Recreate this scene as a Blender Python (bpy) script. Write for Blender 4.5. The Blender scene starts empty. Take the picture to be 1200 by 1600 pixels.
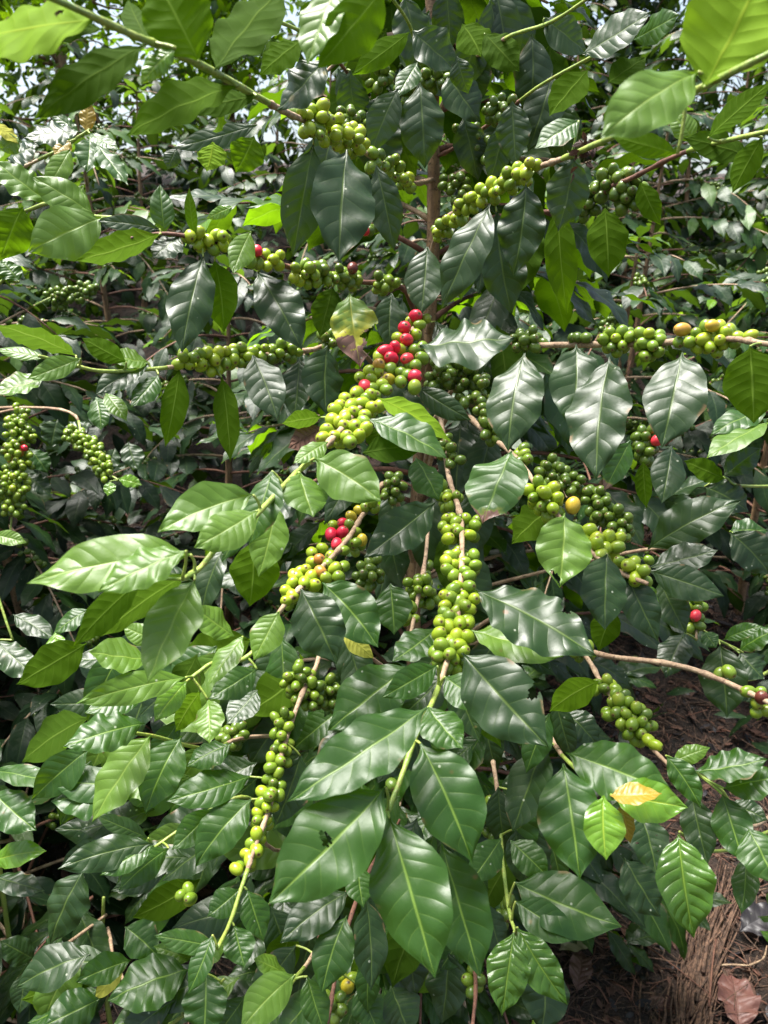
import bpy, math, random
import numpy as np
from mathutils import Vector

# ------------------------------------------------------------------ camera, world, sun, exposure
SC = bpy.context.scene
COL = SC.collection
F_PX = 1209.0                      # focal length in photograph pixels (1200 x 1600)
PITCH = math.radians(18)
CAM = np.array([0.0, 0.0, 1.5])
cd = bpy.data.cameras.new("camera")
cd.sensor_fit = 'VERTICAL'; cd.sensor_height = 36.0; cd.lens = 36.0*F_PX/1600.0
cd.clip_start = 0.05; cd.clip_end = 300
cd.dof.use_dof = True; cd.dof.focus_distance = 0.84; cd.dof.aperture_fstop = 11.0
cam = bpy.data.objects.new("camera", cd); COL.objects.link(cam)
cam.location = CAM; cam.rotation_euler = (math.pi/2-PITCH, 0, 0)
SC.camera = cam

SUN_EL, SUN_AZ = math.radians(74), math.radians(-65)   # azimuth: 0 = +Y (away from the camera), clockwise
W = bpy.data.worlds.new("World"); SC.world = W; W.use_nodes = True
wn = W.node_tree; wn.nodes.clear()
sky = wn.nodes.new('ShaderNodeTexSky'); sky.sky_type = 'NISHITA'; sky.sun_disc = False
sky.sun_elevation = SUN_EL; sky.sun_rotation = SUN_AZ; sky.dust_density = 4.0; sky.air_density = 1.2
hs = wn.nodes.new('ShaderNodeHueSaturation'); hs.inputs['Saturation'].default_value = 0.8
bg = wn.nodes.new('ShaderNodeBackground'); bg.inputs['Strength'].default_value = 0.075
wo = wn.nodes.new('ShaderNodeOutputWorld')
wn.links.new(sky.outputs[0], hs.inputs['Color']); wn.links.new(hs.outputs[0], bg.inputs['Color']); wn.links.new(bg.outputs[0], wo.inputs[0])
sl = bpy.data.lights.new("sun", 'SUN'); sl.energy = 4.1; sl.angle = math.radians(30); sl.color = (1.0, 0.97, 0.92)
sun = bpy.data.objects.new("sun", sl); COL.objects.link(sun)
sd = Vector((math.sin(SUN_AZ)*math.cos(SUN_EL), math.cos(SUN_AZ)*math.cos(SUN_EL), math.sin(SUN_EL)))
sun.rotation_euler = sd.to_track_quat('Z', 'Y').to_euler(); sun.location = (0, 0, 8)
SC.view_settings.view_transform = 'Standard'; SC.view_settings.look = 'None'
SC.view_settings.exposure = 1.95; SC.view_settings.gamma = 1.0

# ------------------------------------------------------------------ helpers
rng = np.random.default_rng(11)
RIGHT = np.array([1.0, 0, 0]); FWD = np.array([0, math.cos(PITCH), -math.sin(PITCH)]); UPV = np.array([0, math.sin(PITCH), math.cos(PITCH)])
ZUP = np.array([0, 0, 1.0])
def at(px, py, d):
    return CAM + d*(FWD + RIGHT*((px-600)/F_PX) - UPV*((py-800)/F_PX))
def nrm(v):
    return v/(np.linalg.norm(v, axis=-1, keepdims=True)+1e-12)
def sstep(x):
    x = np.clip(x, 0, 1); return x*x*(3-2*x)
_ph = rng.uniform(0, 6.28, (8, 2)); _fr = [(1.1, .7), (2.3, 1.9), (3.7, 4.1), (6.1, 5.3), (9.5, 11.1), (15, 13), (23, 27), (37, 33)]
def ground_h(x, y):
    x = np.asarray(x, float); y = np.asarray(y, float)
    s = y-1.45
    h = 0.42*np.log1p(np.exp(np.clip(s*5, -40, 40)))/5
    h = np.where(y > 6.0, np.minimum(h, 0.42*4.55+0.12*(y-6.0)), h)
    h = h+0.16*sstep((-x-0.25)/0.5)*sstep((y-1.0)/0.5)
    for k, (a, b) in enumerate(_fr):
        amp = [.03, .03, .02, .016, .010, .006, .004, .003][k]
        h = h+amp*np.sin(a*x+_ph[k, 0]+0.5*np.sin(b*y))*np.sin(b*y+_ph[k, 1])
    return h

class Mesh:
    """collects vertices / faces / uv / rnd / material index and links them as one object"""
    def __init__(s):
        s.v = []; s.f = []; s.uv = []; s.r = []; s.m = []; s.mats = []; s.n = 0
    def slot(s, m):
        if m not in s.mats: s.mats.append(m)
        return s.mats.index(m)
    def add(s, v, f, uv, r, mat):
        s.v.append(v); s.f.append(np.asarray(f)+s.n); s.uv.append(uv)
        s.r.append(np.full(len(v), r) if np.isscalar(r) else r)
        s.m.append(np.full(len(f), s.slot(mat))); s.n += len(v)
    def build(s, name, parent=None, origin=(0, 0, 0), at_=None, smooth=True):
        """origin: world place of the thing's base; at_: world place of this object's own origin"""
        origin = np.asarray(origin, float); o_ = origin if at_ is None else np.asarray(at_, float)
        v = np.concatenate(s.v)-o_; f = np.concatenate(s.f); uv = np.concatenate(s.uv); r = np.concatenate(s.r); mi = np.concatenate(s.m)
        me = bpy.data.meshes.new(name)
        me.vertices.add(len(v)); me.vertices.foreach_set('co', v.astype(np.float32).ravel())
        k = f.shape[1]
        me.loops.add(f.size); me.loops.foreach_set('vertex_index', f.astype(np.int32).ravel())
        me.polygons.add(len(f)); me.polygons.foreach_set('loop_start', np.arange(0, f.size, k, dtype=np.int32))
        me.polygons.foreach_set('material_index', mi.astype(np.int32))
        me.polygons.foreach_set('use_smooth', np.full(len(f), smooth))
        ul = me.uv_layers.new(name='UVMap'); ul.data.foreach_set('uv', uv[f.ravel()].astype(np.float32).ravel())
        a = me.attributes.new('rnd', 'FLOAT', 'POINT'); a.data.foreach_set('value', r.astype(np.float32))
        for m in s.mats: me.materials.append(m)
        me.update(); me.validate()
        o = bpy.data.objects.new(name, me); COL.objects.link(o)
        if parent is not None: o.parent = parent
        o.location = (o_-origin) if parent is not None else o_
        return o
def thing(name, label, cat, loc, group=None):
    o = bpy.data.objects.new(name, None); COL.objects.link(o); o.location = loc; o.empty_display_size = 0.1
    return tag(o, label, cat, group)
def tag(o, label=None, cat=None, group=None, kind=None):
    if label: o['label'] = label
    if cat: o['category'] = cat
    if group: o['group'] = group
    if kind: o['kind'] = kind
    return o

# ---- node helper
class NT:
    def __init__(s, name):
        s.m = bpy.data.materials.new(name); s.m.use_nodes = True; s.t = s.m.node_tree; s.t.nodes.clear()
    def n(s, typ, **kw):
        nd = s.t.nodes.new(typ)
        for k, v in kw.items(): setattr(nd, k, v)
        return nd
    def put(s, sock, v):
        if hasattr(v, 'is_linked') or hasattr(v, 'links'): s.t.links.new(v, sock)
        else: sock.default_value = v
    def math(s, op, a, b=0.0, c=None, clamp=False):
        nd = s.n('ShaderNodeMath', operation=op, use_clamp=clamp)
        s.put(nd.inputs[0], a); s.put(nd.inputs[1], b)
        if c is not None: s.put(nd.inputs[2], c)
        return nd.outputs[0]
    def ramp(s, x, lo, hi, a=0.0, b=1.0):
        nd = s.n('ShaderNodeMapRange', interpolation_type='SMOOTHSTEP')
        for i, v in enumerate((x, lo, hi, a, b)): s.put(nd.inputs[i], v)
        return nd.outputs[0]
    def mix(s, fac, a, b, mode='MIX'):
        nd = s.n('ShaderNodeMix', data_type='RGBA', blend_type=mode)
        s.put(nd.inputs[0], fac)
        for i, v in ((6, a), (7, b)):
            s.put(nd.inputs[i], (*v, 1) if isinstance(v, tuple) else v)
        return nd.outputs[2]
    def noise(s, vec, scale, detail=2.0, rough=.5):
        nd = s.n('ShaderNodeTexNoise'); s.put(nd.inputs['Scale'], scale); nd.inputs['Detail'].default_value = detail; nd.inputs['Roughness'].default_value = rough
        if vec is not None: s.t.links.new(vec, nd.inputs['Vector'])
        return nd.outputs['Fac']
    def out(s, sh):
        o = s.n('ShaderNodeOutputMaterial'); s.t.links.new(sh, o.inputs[0]); return s.m

def leaf_mat(name, base, base2, vein, back, trans, rough=.36, tfac=.30, sick=None, spots=.8, veinamt=.46, bump=.26, spec=.42):
    t = NT(name)
    uvn = t.n('ShaderNodeUVMap', uv_map='UVMap'); sp = t.n('ShaderNodeSeparateXYZ'); t.t.links.new(uvn.outputs[0], sp.inputs[0])
    u, v = sp.outputs[0], sp.outputs[1]
    rn = t.n('ShaderNodeAttribute', attribute_name='rnd').outputs['Fac']
    geo = t.n('ShaderNodeNewGeometry'); pos = t.n('ShaderNodeTexCoord').outputs['Object']
    sg = t.math('SUBTRACT', v, .5); s = t.math('MULTIPLY', t.math('ABSOLUTE', sg), 2.0)
    side = t.math('MULTIPLY', t.math('GREATER_THAN', sg, 0.0), .37)
    # lateral veins sweep towards the tip
    c = t.math('SUBTRACT', u, t.math('MULTIPLY', s, .10)); c = t.math('SUBTRACT', c, t.math('MULTIPLY', t.math('MULTIPLY', s, s), .05))
    c = t.math('ADD', t.math('MULTIPLY', c, t.math('ADD', 7.6, t.math('MULTIPLY', rn, 2.0))), side)
    wob = t.noise(pos, 22.0, 2.0); c = t.math('ADD', c, t.math('MULTIPLY', t.math('SUBTRACT', wob, .5), .22))
    e = t.math('MULTIPLY', t.math('ABSOLUTE', t.math('SUBTRACT', t.math('FRACT', c), .5)), 2.0)
    lat = t.math('MULTIPLY', t.ramp(e, .02, .10, 1.0, 0.0), t.ramp(s, .55, .95, .45, 0.0))
    mid = t.ramp(t.math('MULTIPLY', s, t.ramp(u, .0, 1.0, 1.0, .8)), .014, .05, 1.0, 0.0)
    vm = t.math('MULTIPLY', t.math('MAXIMUM', mid, t.math('MULTIPLY', lat, .55)), veinamt)
    n1 = t.noise(pos, 11.0, 5.0, .65)
    col = t.mix(t.math('ADD', t.math('MULTIPLY', rn, .55), t.math('MULTIPLY', n1, .5), clamp=True), base, base2)
    if sick:
        nz = t.math('MULTIPLY', t.math('SUBTRACT', t.noise(pos, 75.0, 4.0), .5), sick.get('wob', .35))
        uu = t.math('ADD', u, nz)
        col = t.mix(t.ramp(uu, sick['y0'], sick['y1']), col, sick['ycol'])
        deadm = t.ramp(uu, sick['b0'], sick['b0']+.03)
        col = t.mix(deadm, col, t.mix(t.noise(pos, 60.0, 4.0), (0.10, 0.045, 0.035), (0.32, 0.18, 0.13)))
    col = t.mix(vm, col, vein)
    # specks, scars and rust spots
    vor = t.n('ShaderNodeTexVoronoi'); vor.inputs['Scale'].default_value = 38.0; t.t.links.new(pos, vor.inputs['Vector'])
    sz = t.n('ShaderNodeSeparateColor'); t.t.links.new(vor.outputs['Color'], sz.inputs[0])
    keep = t.math('GREATER_THAN', sz.outputs[0], 1-.13*spots)
    spot = t.math('MULTIPLY', t.ramp(t.math('DIVIDE', vor.outputs['Distance'], t.math('ADD', .25, sz.outputs[2])), .05, .14, 1.0, 0.0), keep)
    col = t.mix(t.math('MULTIPLY', spot, .75), col, t.mix(sz.outputs[1], (0.20, 0.17, 0.06), (0.14, 0.06, 0.025)))
    vo2 = t.n('ShaderNodeTexVoronoi'); vo2.inputs['Scale'].default_value = 140.0; t.t.links.new(pos, vo2.inputs['Vector'])
    s2 = t.n('ShaderNodeSeparateColor'); t.t.links.new(vo2.outputs['Color'], s2.inputs[0])
    sp2 = t.math('MULTIPLY', t.ramp(vo2.outputs['Distance'], .12, .22, 1.0, 0.0), t.math('GREATER_THAN', s2.outputs[0], 1-.06*spots))
    col = t.mix(t.math('MULTIPLY', sp2, .6), col, (0.42, 0.45, 0.34))
    edge = t.math('MULTIPLY', t.ramp(s, .84, .97), t.ramp(t.noise(pos, 34.0, 4.0), .60, .66)); col = t.mix(t.math('MULTIPLY', edge, .8*spots), col, (.17, .10, .045))
    dust = t.math('MULTIPLY', t.ramp(t.noise(pos, 15.0, 6.0, .75), .52, .78), .16); col = t.mix(dust, col, (.24, .25, .18))
    bcol = t.mix(vm, back, vein)
    col = t.mix(geo.outputs['Backfacing'], col, bcol)
    # relief: quilting between the veins, sunken midrib, fine leather grain
    q = t.math('MULTIPLY', t.math('POWER', t.math('SINE', t.math('MULTIPLY', e, 1.5708)), .8), t.math('MULTIPLY', t.ramp(s, .7, 1.0, .8, .15), t.ramp(s, .0, .2)))
    q = t.math('SUBTRACT', q, t.math('MULTIPLY', mid, .9))
    q = t.math('ADD', q, t.math('MULTIPLY', t.noise(pos, 24.0, 2.0), 1.0))
    q = t.math('ADD', q, t.math('MULTIPLY', t.noise(pos, 210.0, 3.0), .26))
    bp = t.n('ShaderNodeBump'); bp.inputs['Strength'].default_value = bump; bp.inputs['Distance'].default_value = .0022
    t.t.links.new(q, bp.inputs['Height'])
    pr = t.n('ShaderNodeBsdfPrincipled'); t.t.links.new(col, pr.inputs['Base Color']); t.t.links.new(bp.outputs[0], pr.inputs['Normal'])
    rg = t.math('ADD', rough-.17, t.math('MULTIPLY', t.noise(pos, 18.0, 5.0, .65), .36))
    rg = t.math('ADD', rg, t.math('MULTIPLY', geo.outputs['Backfacing'], .35)); t.t.links.new(rg, pr.inputs['Roughness'])
    t.t.links.new(t.math('SUBTRACT', spec, t.math('MULTIPLY', geo.outputs['Backfacing'], spec-.03)), pr.inputs['Specular IOR Level'])
    tr = t.n('ShaderNodeBsdfTranslucent')
    tcol = t.mix(t.math('MULTIPLY', vm, .5), trans, vein)
    if sick: tcol = t.mix(deadm, tcol, (0.05, 0.03, 0.02))
    t.t.links.new(tcol, tr.inputs['Color']); t.t.links.new(bp.outputs[0], tr.inputs['Normal'])
    ms = t.n('ShaderNodeMixShader'); t.t.links.new(t.math('ADD', tfac, t.math('MULTIPLY', geo.outputs['Backfacing'], tfac*.7)), ms.inputs[0])
    t.t.links.new(pr.outputs[0], ms.inputs[1]); t.t.links.new(tr.outputs[0], ms.inputs[2])
    return t.out(ms.outputs[0])

VE = (0.22, 0.34, 0.05)
LM = {
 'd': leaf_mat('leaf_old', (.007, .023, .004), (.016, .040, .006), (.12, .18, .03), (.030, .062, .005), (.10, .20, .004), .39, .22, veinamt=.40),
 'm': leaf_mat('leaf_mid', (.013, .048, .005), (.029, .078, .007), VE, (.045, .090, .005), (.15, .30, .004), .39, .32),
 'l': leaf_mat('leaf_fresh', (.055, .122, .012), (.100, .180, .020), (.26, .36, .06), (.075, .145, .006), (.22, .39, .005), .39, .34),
 'y': leaf_mat('leaf_young', (.065, .155, .010), (.10, .205, .014), (.34, .42, .04), (.16, .27, .02), (.26, .44, .015), .28, .28, spots=.1),
 'gl': leaf_mat('leaf_glossy', (.030, .085, .008), (.050, .115, .010), (.20, .30, .03), (.10, .17, .015), (.18, .34, .012), .24, .26, spots=.1, bump=.55),
 'yl': leaf_mat('leaf_yellow', (.38, .42, .05), (.48, .44, .06), (.5, .5, .1), (.4, .4, .08), (.5, .45, .04), .45, .30),
 'bz': leaf_mat('leaf_bronze', (.22, .15, .014), (.28, .20, .018), (.45, .30, .06), (.34, .22, .05), (.40, .22, .02), .38, .3, spots=.1),
 'dead': leaf_mat('leaf_dead', (.045, .022, .016), (.17, .085, .058), (.22, .13, .09), (.14, .08, .06), (.08, .04, .02), .6, .08, veinamt=.4, bump=.9),
 'sick': leaf_mat('leaf_yellowing', (.06, .14, .018), (.09, .17, .02), (.45, .42, .05), (.2, .25, .03), (.3, .36, .03), .4, .28, sick=dict(y0=.2, y1=.62, ycol=(.42, .40, .03), b0=.60, wob=1.1)),
 'burn': leaf_mat('leaf_brown_tip', (.030, .085, .016), (.050, .115, .02), VE, (.09, .16, .03), (.14, .28, .02), .36, .24, sick=dict(y0=.74, y1=.92, ycol=(.25, .25, .04), b0=.84, wob=.8)),
}
LB = {'d': leaf_mat('bush_leaf_old_shaded', (.004, .015, .005), (.010, .027, .007), (.08, .13, .04), (.030, .060, .010), (.05, .10, .006), .42, .10, veinamt=.3, spec=.24, bump=.14),  # background copies of the LM greens, darkened so shade sits in the colour
      'm': leaf_mat('bush_leaf_mid_shaded', (.008, .028, .007), (.018, .046, .010), (.12, .19, .05), (.045, .085, .012), (.08, .16, .008), .42, .13, veinamt=.3, spec=.24, bump=.14),
      'l': leaf_mat('bush_leaf_pale_shaded', (.035, .080, .018), (.065, .120, .028), (.16, .24, .07), (.07, .13, .016), (.12, .22, .012), .43, .22, veinamt=.3, spec=.24, bump=.14)}
def wood_mat(name, a, b, c, rough=.75, scale=60.0):
    t = NT(name); tc = t.n('ShaderNodeTexCoord').outputs['Object']
    mp = t.n('ShaderNodeMapping'); mp.inputs['Scale'].default_value = (1, 1, .25); t.t.links.new(tc, mp.inputs['Vector'])
    n1 = t.noise(mp.outputs[0], scale, 5.0, .65); n2 = t.noise(tc, scale*4, 3.0)
    col = t.mix(t.ramp(n1, .35, .65), a, b); col = t.mix(t.ramp(n2, .55, .72), col, c)
    pr = t.n('ShaderNodeBsdfPrincipled'); t.t.links.new(col, pr.inputs['Base Color']); pr.inputs['Roughness'].default_value = rough
    bp = t.n('ShaderNodeBump'); bp.inputs['Strength'].default_value = .8; bp.inputs['Distance'].default_value = .003
    t.t.links.new(t.math('ADD', n1, t.math('MULTIPLY', n2, .4)), bp.inputs['Height']); t.t.links.new(bp.outputs[0], pr.inputs['Normal'])
    return t.out(pr.outputs[0])
BARK = wood_mat('coffee_bark', (.14, .080, .042), (.32, .195, .10), (.06, .036, .02))
TWIG = wood_mat('woody_twig', (.22, .14, .085), (.38, .27, .17), (.12, .07, .045))
RTWIG = wood_mat('red_brown_twig', (.10, .04, .025), (.17, .075, .045), (.06, .03, .02))
GSTEM = wood_mat('green_stem', (.16, .24, .04), (.27, .33, .06), (.22, .20, .05), .45)
FIBRE = wood_mat('fibrous_bark', (.05, .026, .017), (.17, .095, .058), (.035, .02, .014), .85, 110.0)

FIBRE2 = wood_mat('dark_fibre', (.035, .02, .013), (.12, .07, .045), (.02, .012, .008), .85, 110.0)
def cherry_mat(name, a, b, blush, blushamt):
    t = NT(name); rn = t.n('ShaderNodeAttribute', attribute_name='rnd').outputs['Fac']
    oi = t.n('ShaderNodeObjectInfo').outputs['Random']
    r = t.math('FRACT', t.math('ADD', rn, oi)); tc = t.n('ShaderNodeTexCoord').outputs['Object']
    uvn = t.n('ShaderNodeUVMap', uv_map='UVMap'); sp = t.n('ShaderNodeSeparateXYZ'); t.t.links.new(uvn.outputs[0], sp.inputs[0])
    pol = sp.outputs[1]                                  # 1 at the free end of the cherry
    n = t.noise(tc, 70.0, 3.0)
    col = t.mix(t.math('ADD', t.math('MULTIPLY', r, .7), t.math('MULTIPLY', t.math('SUBTRACT', n, .5), .6), clamp=True), a, b)
    col = t.mix(t.math('MULTIPLY', t.math('MULTIPLY', t.ramp(n, .45, .65), t.ramp(r, .3, .9)), blushamt), col, blush)
    col = t.mix(t.math('MULTIPLY', t.ramp(pol, .966, .978), .65), col, (.20, .13, .05))
    col = t.mix(t.math('MULTIPLY', t.ramp(pol, .983, .989), .9), col, (.035, .022, .012))
    vor = t.n('ShaderNodeTexVoronoi'); vor.inputs['Scale'].default_value = 420.0; t.t.links.new(tc, vor.inputs['Vector'])
    col = t.mix(t.math('MULTIPLY', t.ramp(vor.outputs['Distance'], .08, .22, 1, 0), .22), col, (.50, .50, .2))
    pr = t.n('ShaderNodeBsdfPrincipled'); t.t.links.new(col, pr.inputs['Base Color'])
    pr.inputs['Roughness'].default_value = .30; pr.inputs['Subsurface Weight'].default_value = .0
    pr.inputs['Specular IOR Level'].default_value = .45
    bp = t.n('ShaderNodeBump'); bp.inputs['Strength'].default_value = .12; bp.inputs['Distance'].default_value = .002; t.t.links.new(t.noise(tc, 130.0, 2.0), bp.inputs['Height']); t.t.links.new(bp.outputs[0], pr.inputs['Normal'])
    return t.out(pr.outputs[0])
CM = {'g': cherry_mat('cherry_green', (.115, .19, .014), (.18, .265, .018), (.26, .27, .03), .4),
      'k': cherry_mat('cherry_dark_green', (.060, .105, .010), (.10, .16, .014), (.16, .2, .02), .3),
      'p': cherry_mat('cherry_pale', (.21, .30, .014), (.29, .36, .018), (.36, .36, .03), .4),
      'o': cherry_mat('cherry_orange', (.40, .13, .03), (.42, .22, .04), (.36, .34, .03), .8),
      'w': cherry_mat('cherry_yellow', (.40, .34, .02), (.46, .32, .03), (.48, .22, .04), .8),
      'r': cherry_mat('cherry_red', (.50, .008, .034), (.70, .020, .065), (.66, .16, .05), .6),
      'x': cherry_mat('cherry_maroon', (.10, .02, .015), (.14, .04, .02), (.08, .03, .02), .5)}

# ---- leaf shape
PU = [0, .03, .07, .15, .28, .42, .56, .70, .82, .90, .95, .98, 1.0]
PW = [.03, .035, .17, .53, .85, 1.0, .97, .81, .53, .26, .11, .045, .0]
def grid_faces(nu, nv):
    i, j = np.meshgrid(np.arange(nu), np.arange(nv), indexing='ij'); a = i*(nv+1)+j
    return np.stack([a, a+1, a+nv+2, a+nv+1], -1).reshape(-1, 4)
def leaf_geo(P0, P1, P2, hint, width, nu=26, nv=8, flip=False, roll=0.0, fold=.10, cup=-.06, wave=.07, nw=4.5, prof=1.0, twist=0.0):
    u = np.linspace(0, 1, nu+1)**0.97; s = np.linspace(-1, 1, nv+1)
    U = u[:, None]
    C = (1-U)**2*P0+2*U*(1-U)*P1+U**2*P2
    T = nrm(2*(1-U)*(P1-P0)+2*U*(P2-P1))
    N = nrm(hint-(T@hint)[:, None]*T); B = np.cross(T, N)
    ang = np.radians(roll+twist*(u-.5))[:, None]
    N, B = N*np.cos(ang)+B*np.sin(ang), B*np.cos(ang)-N*np.sin(ang)
    asym = rng.uniform(-.06, .06)
    hw = width/2*np.interp(u, PU, PW)**prof
    hw = hw*(1+.035*np.sin(u*rng.uniform(14, 22)+rng.uniform(0, 6)))
    S, H = np.meshgrid(s, hw, indexing='xy')
    UU = np.repeat(u[:, None], nv+1, 1)
    off = S*H*(1+asym*np.sign(S))
    ph = rng.uniform(0, 6.28, 2)
    k1 = np.where(S > 0, np.sin(6.283*nw*UU+ph[0]+.9*np.sin(5*UU)), np.sin(6.283*nw*UU*1.07+ph[1]+.9*np.sin(4*UU)))
    up = fold*np.abs(S)*H+cup*S*S*H*2+wave*width*k1*np.abs(S)**2.2*np.sqrt(np.clip(H/(width/2), 0, 1))*.6
    up = up+width*.018*np.sin(UU*19+ph[0])*np.cos(S*4+ph[1])
    V = C[:, None, :]+B[:, None, :]*off[..., None]+N[:, None, :]*up[..., None]
    uv = np.stack([UU, .5+.5*S], -1).reshape(-1, 2)
    f = GF(nu, nv)
    return V.reshape(-1, 3), (f[:, ::-1] if flip else f), uv
_gf = {}
def GF(nu, nv):
    if (nu, nv) not in _gf: _gf[(nu, nv)] = grid_faces(nu, nv)
    return _gf[(nu, nv)]
def smooth_path(pts, n=6):
    p = np.asarray(pts, float); q = np.vstack([2*p[0]-p[1], p, 2*p[-1]-p[-2]]); out = []
    for i in range(1, len(q)-2):
        for t in np.linspace(0, 1, n, endpoint=False):
            a, b, c, d = q[i-1], q[i], q[i+1], q[i+2]
            out.append(.5*((2*b)+(-a+c)*t+(2*a-5*b+4*c-d)*t*t+(-a+3*b-3*c+d)*t**3))
    out.append(p[-1]); return np.array(out)
def tube(mb, path, r0, r1, mat, seg=8, knots=0.0, rnd=0.5, every=None):
    p = np.asarray(path); n = len(p); T = nrm(np.gradient(p, axis=0)); a = np.array([0.3, 0.2, 0.93]); 
    A = nrm(np.cross(T, a)); B = np.cross(T, A); r = np.linspace(r0, r1, n)
    if knots:
        L = np.concatenate([[0], np.cumsum(np.linalg.norm(np.diff(p, axis=0), axis=1))])
        r = r*(1+knots*np.exp(-((((L/(every or .045)+rng.uniform(0, 1)) % 1)-.5)/.10)**2))
    th = np.linspace(0, 2*math.pi, seg, endpoint=False)
    jit = 1+rng.uniform(-.1, .1, (n, seg))
    V = p[:, None]+(A[:, None]*np.cos(th)[None, :, None]+B[:, None]*np.sin(th)[None, :, None])*(r[:, None]*jit)[..., None]
    i, j = np.meshgrid(np.arange(n-1), np.arange(seg), indexing='ij'); k = (j+1) % seg
    f = np.stack([i*seg+j, i*seg+k, (i+1)*seg+k, (i+1)*seg+j], -1).reshape(-1, 4)
    uv = np.stack(np.broadcast_arrays(np.linspace(0, 1, n)[:, None], np.linspace(0, 1, seg)[None]), -1).reshape(-1, 2)
    V = V.reshape(-1, 3)
    # close both ends
    c0, c1 = len(V), len(V)+1
    V = np.vstack([V, p[0], p[-1]+T[-1]*r[-1]*.5]); uv = np.vstack([uv, [[0, 0], [1, 0]]])
    e = [[c0, (q+1) % seg, q, c0] for q in range(0)]
    caps = []
    for q in range(0, seg, 2):
        caps.append([c0, (q+2) % seg, (q+1) % seg, q]); b = (n-1)*seg
        caps.append([c1, b+q, b+(q+1) % seg, b+(q+2) % seg])
    mb.add(V, np.vstack([f, caps]), uv, rnd, mat)
# cherry: slightly oval ball with a flattened free end and a short stalk at the other
def ball(nr=10, ns=14):
    th = np.linspace(0, math.pi, nr+1); ph = np.linspace(0, 2*math.pi, ns, endpoint=False)
    V = []; uv = []
    for a in th:
        for b in ph:
            x, y, z = math.sin(a)*math.cos(b), math.sin(a)*math.sin(b), math.cos(a)
            rr = 1+.03*math.cos(2*b)*math.sin(a)
            dz = 1.06*z-(.07 if z > .93 else 0)*min(1, (z-.93)/.07)
            V.append((x*rr, y*rr, dz)); uv.append((b/6.28, .5+.5*z))
    i, j = np.meshgrid(np.arange(nr), np.arange(ns), indexing='ij'); k = (j+1) % ns
    f = np.stack([i*ns+j, (i+1)*ns+j, (i+1)*ns+k, i*ns+k], -1).reshape(-1, 4)
    return np.array(V), f, np.array(uv)
BALL = ball(); BALLS = ball(6, 8)
def rot_to(dirv):
    z = nrm(dirv); a = np.array([.21, .93, .3]); x = nrm(np.cross(a, z)); y = np.cross(z, x); return np.stack([x, y, z], 1)
def pack(path, rad, n, dia, tries=160, off=(0, 0, 0), seed=None):
    """centres of cherries crowded round a length of branch"""
    p = smooth_path(path, 8) if len(path) > 1 else np.array(path); out = []; dirs = []
    for q in range(n*tries):
        if len(out) >= n: break
        c = p[rng.integers(len(p))]; v = rng.normal(size=3); v[1] -= .5; v = nrm(v)
        x = c+v*rad*rng.uniform(.1, 1.0)**.5+np.asarray(off)
        if all(np.linalg.norm(x-o) > dia*.80 for o in out):
            out.append(x); dirs.append(nrm(v+rng.normal(size=3)*.35))
    return out, dirs

# ------------------------------------------------------------------ ground
def ground_mat():
    t = NT('soil_mulch'); tc = t.n('ShaderNodeTexCoord').outputs['Object']
    n1 = t.noise(tc, 3.5, 6.0, .65); n2 = t.noise(tc, 38.0, 5.0, .7); n3 = t.noise(tc, 160.0, 3.0, .6)
    col = t.mix(t.ramp(n2, .35, .7), (.009, .006, .004), (.045, .026, .018)); col = t.mix(t.ramp(n3, .55, .75), col, (.10, .060, .042))
    col = t.mix(t.math('MULTIPLY', t.ramp(n1, .55, .72), .5), col, (.09, .04, .03))
    pr = t.n('ShaderNodeBsdfPrincipled'); t.t.links.new(col, pr.inputs['Base Color']); pr.inputs['Roughness'].default_value = .9
    bp = t.n('ShaderNodeBump'); bp.inputs['Strength'].default_value = 1.0; bp.inputs['Distance'].default_value = .02
    t.t.links.new(t.math('ADD', n2, t.math('MULTIPLY', n3, .5)), bp.inputs['Height']); t.t.links.new(bp.outputs[0], pr.inputs['Normal'])
    return t.out(pr.outputs[0])
GM = ground_mat()
def patch(xs, ys, name, lower=0.0):
    X, Y = np.meshgrid(xs, ys, indexing='ij'); Z = ground_h(X, Y)-lower
    g = Mesh(); V = np.stack([X, Y, Z], -1).reshape(-1, 3); f = GF(len(xs)-1, len(ys)-1)[:, ::-1]
    g.add(V, f, V[:, :2].copy(), .5, GM); return g
xs = np.concatenate([[-120, -60, -30, -15, -8, -5, -4], np.linspace(-3, 3, 240), [4, 5, 8, 15, 30, 60, 120]])
ys = np.concatenate([[-60, -20, -8, -3, -1], np.linspace(0, 6, 240), [6.5, 7, 8, 10, 14, 20, 35, 70, 140]])
tag(patch(xs, ys, 'ground').build('ground'), kind='structure')

# ------------------------------------------------------------------ background coffee bushes
def proto_leaves(k=10, nu=9, nv=4):
    out = []
    for i in range(k):
        dr = rng.uniform(.05, .34); b = rng.uniform(-.08, .08)
        P0 = np.zeros(3); P1 = np.array([b, .52, .10*rng.uniform(0, 1.4)]); P2 = np.array([b*.3, 1-dr*.25, -dr])
        v, f, uv = leaf_geo(P0, P1, P2, ZUP, rng.uniform(.36, .46), nu, nv, fold=rng.uniform(.05, .35), wave=.13, nw=3.0, cup=-.1, twist=rng.uniform(-25, 25))
        out.append((v, f, uv))
    return out
PROTO = proto_leaves(); PROTO_HI = proto_leaves(8, 18, 6)
def put_leaf(mb, base, dirv, up, length, mat, r, protos=PROTO, fix=None):
    v, f, uv = protos[rng.integers(len(protos)) if fix is None else fix]
    y = nrm(dirv); z = nrm(up-np.dot(up, y)*y); x = np.cross(y, z)
    mb.add(base+length*(v@np.stack([x, y, z])), f, uv, r, mat)
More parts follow.
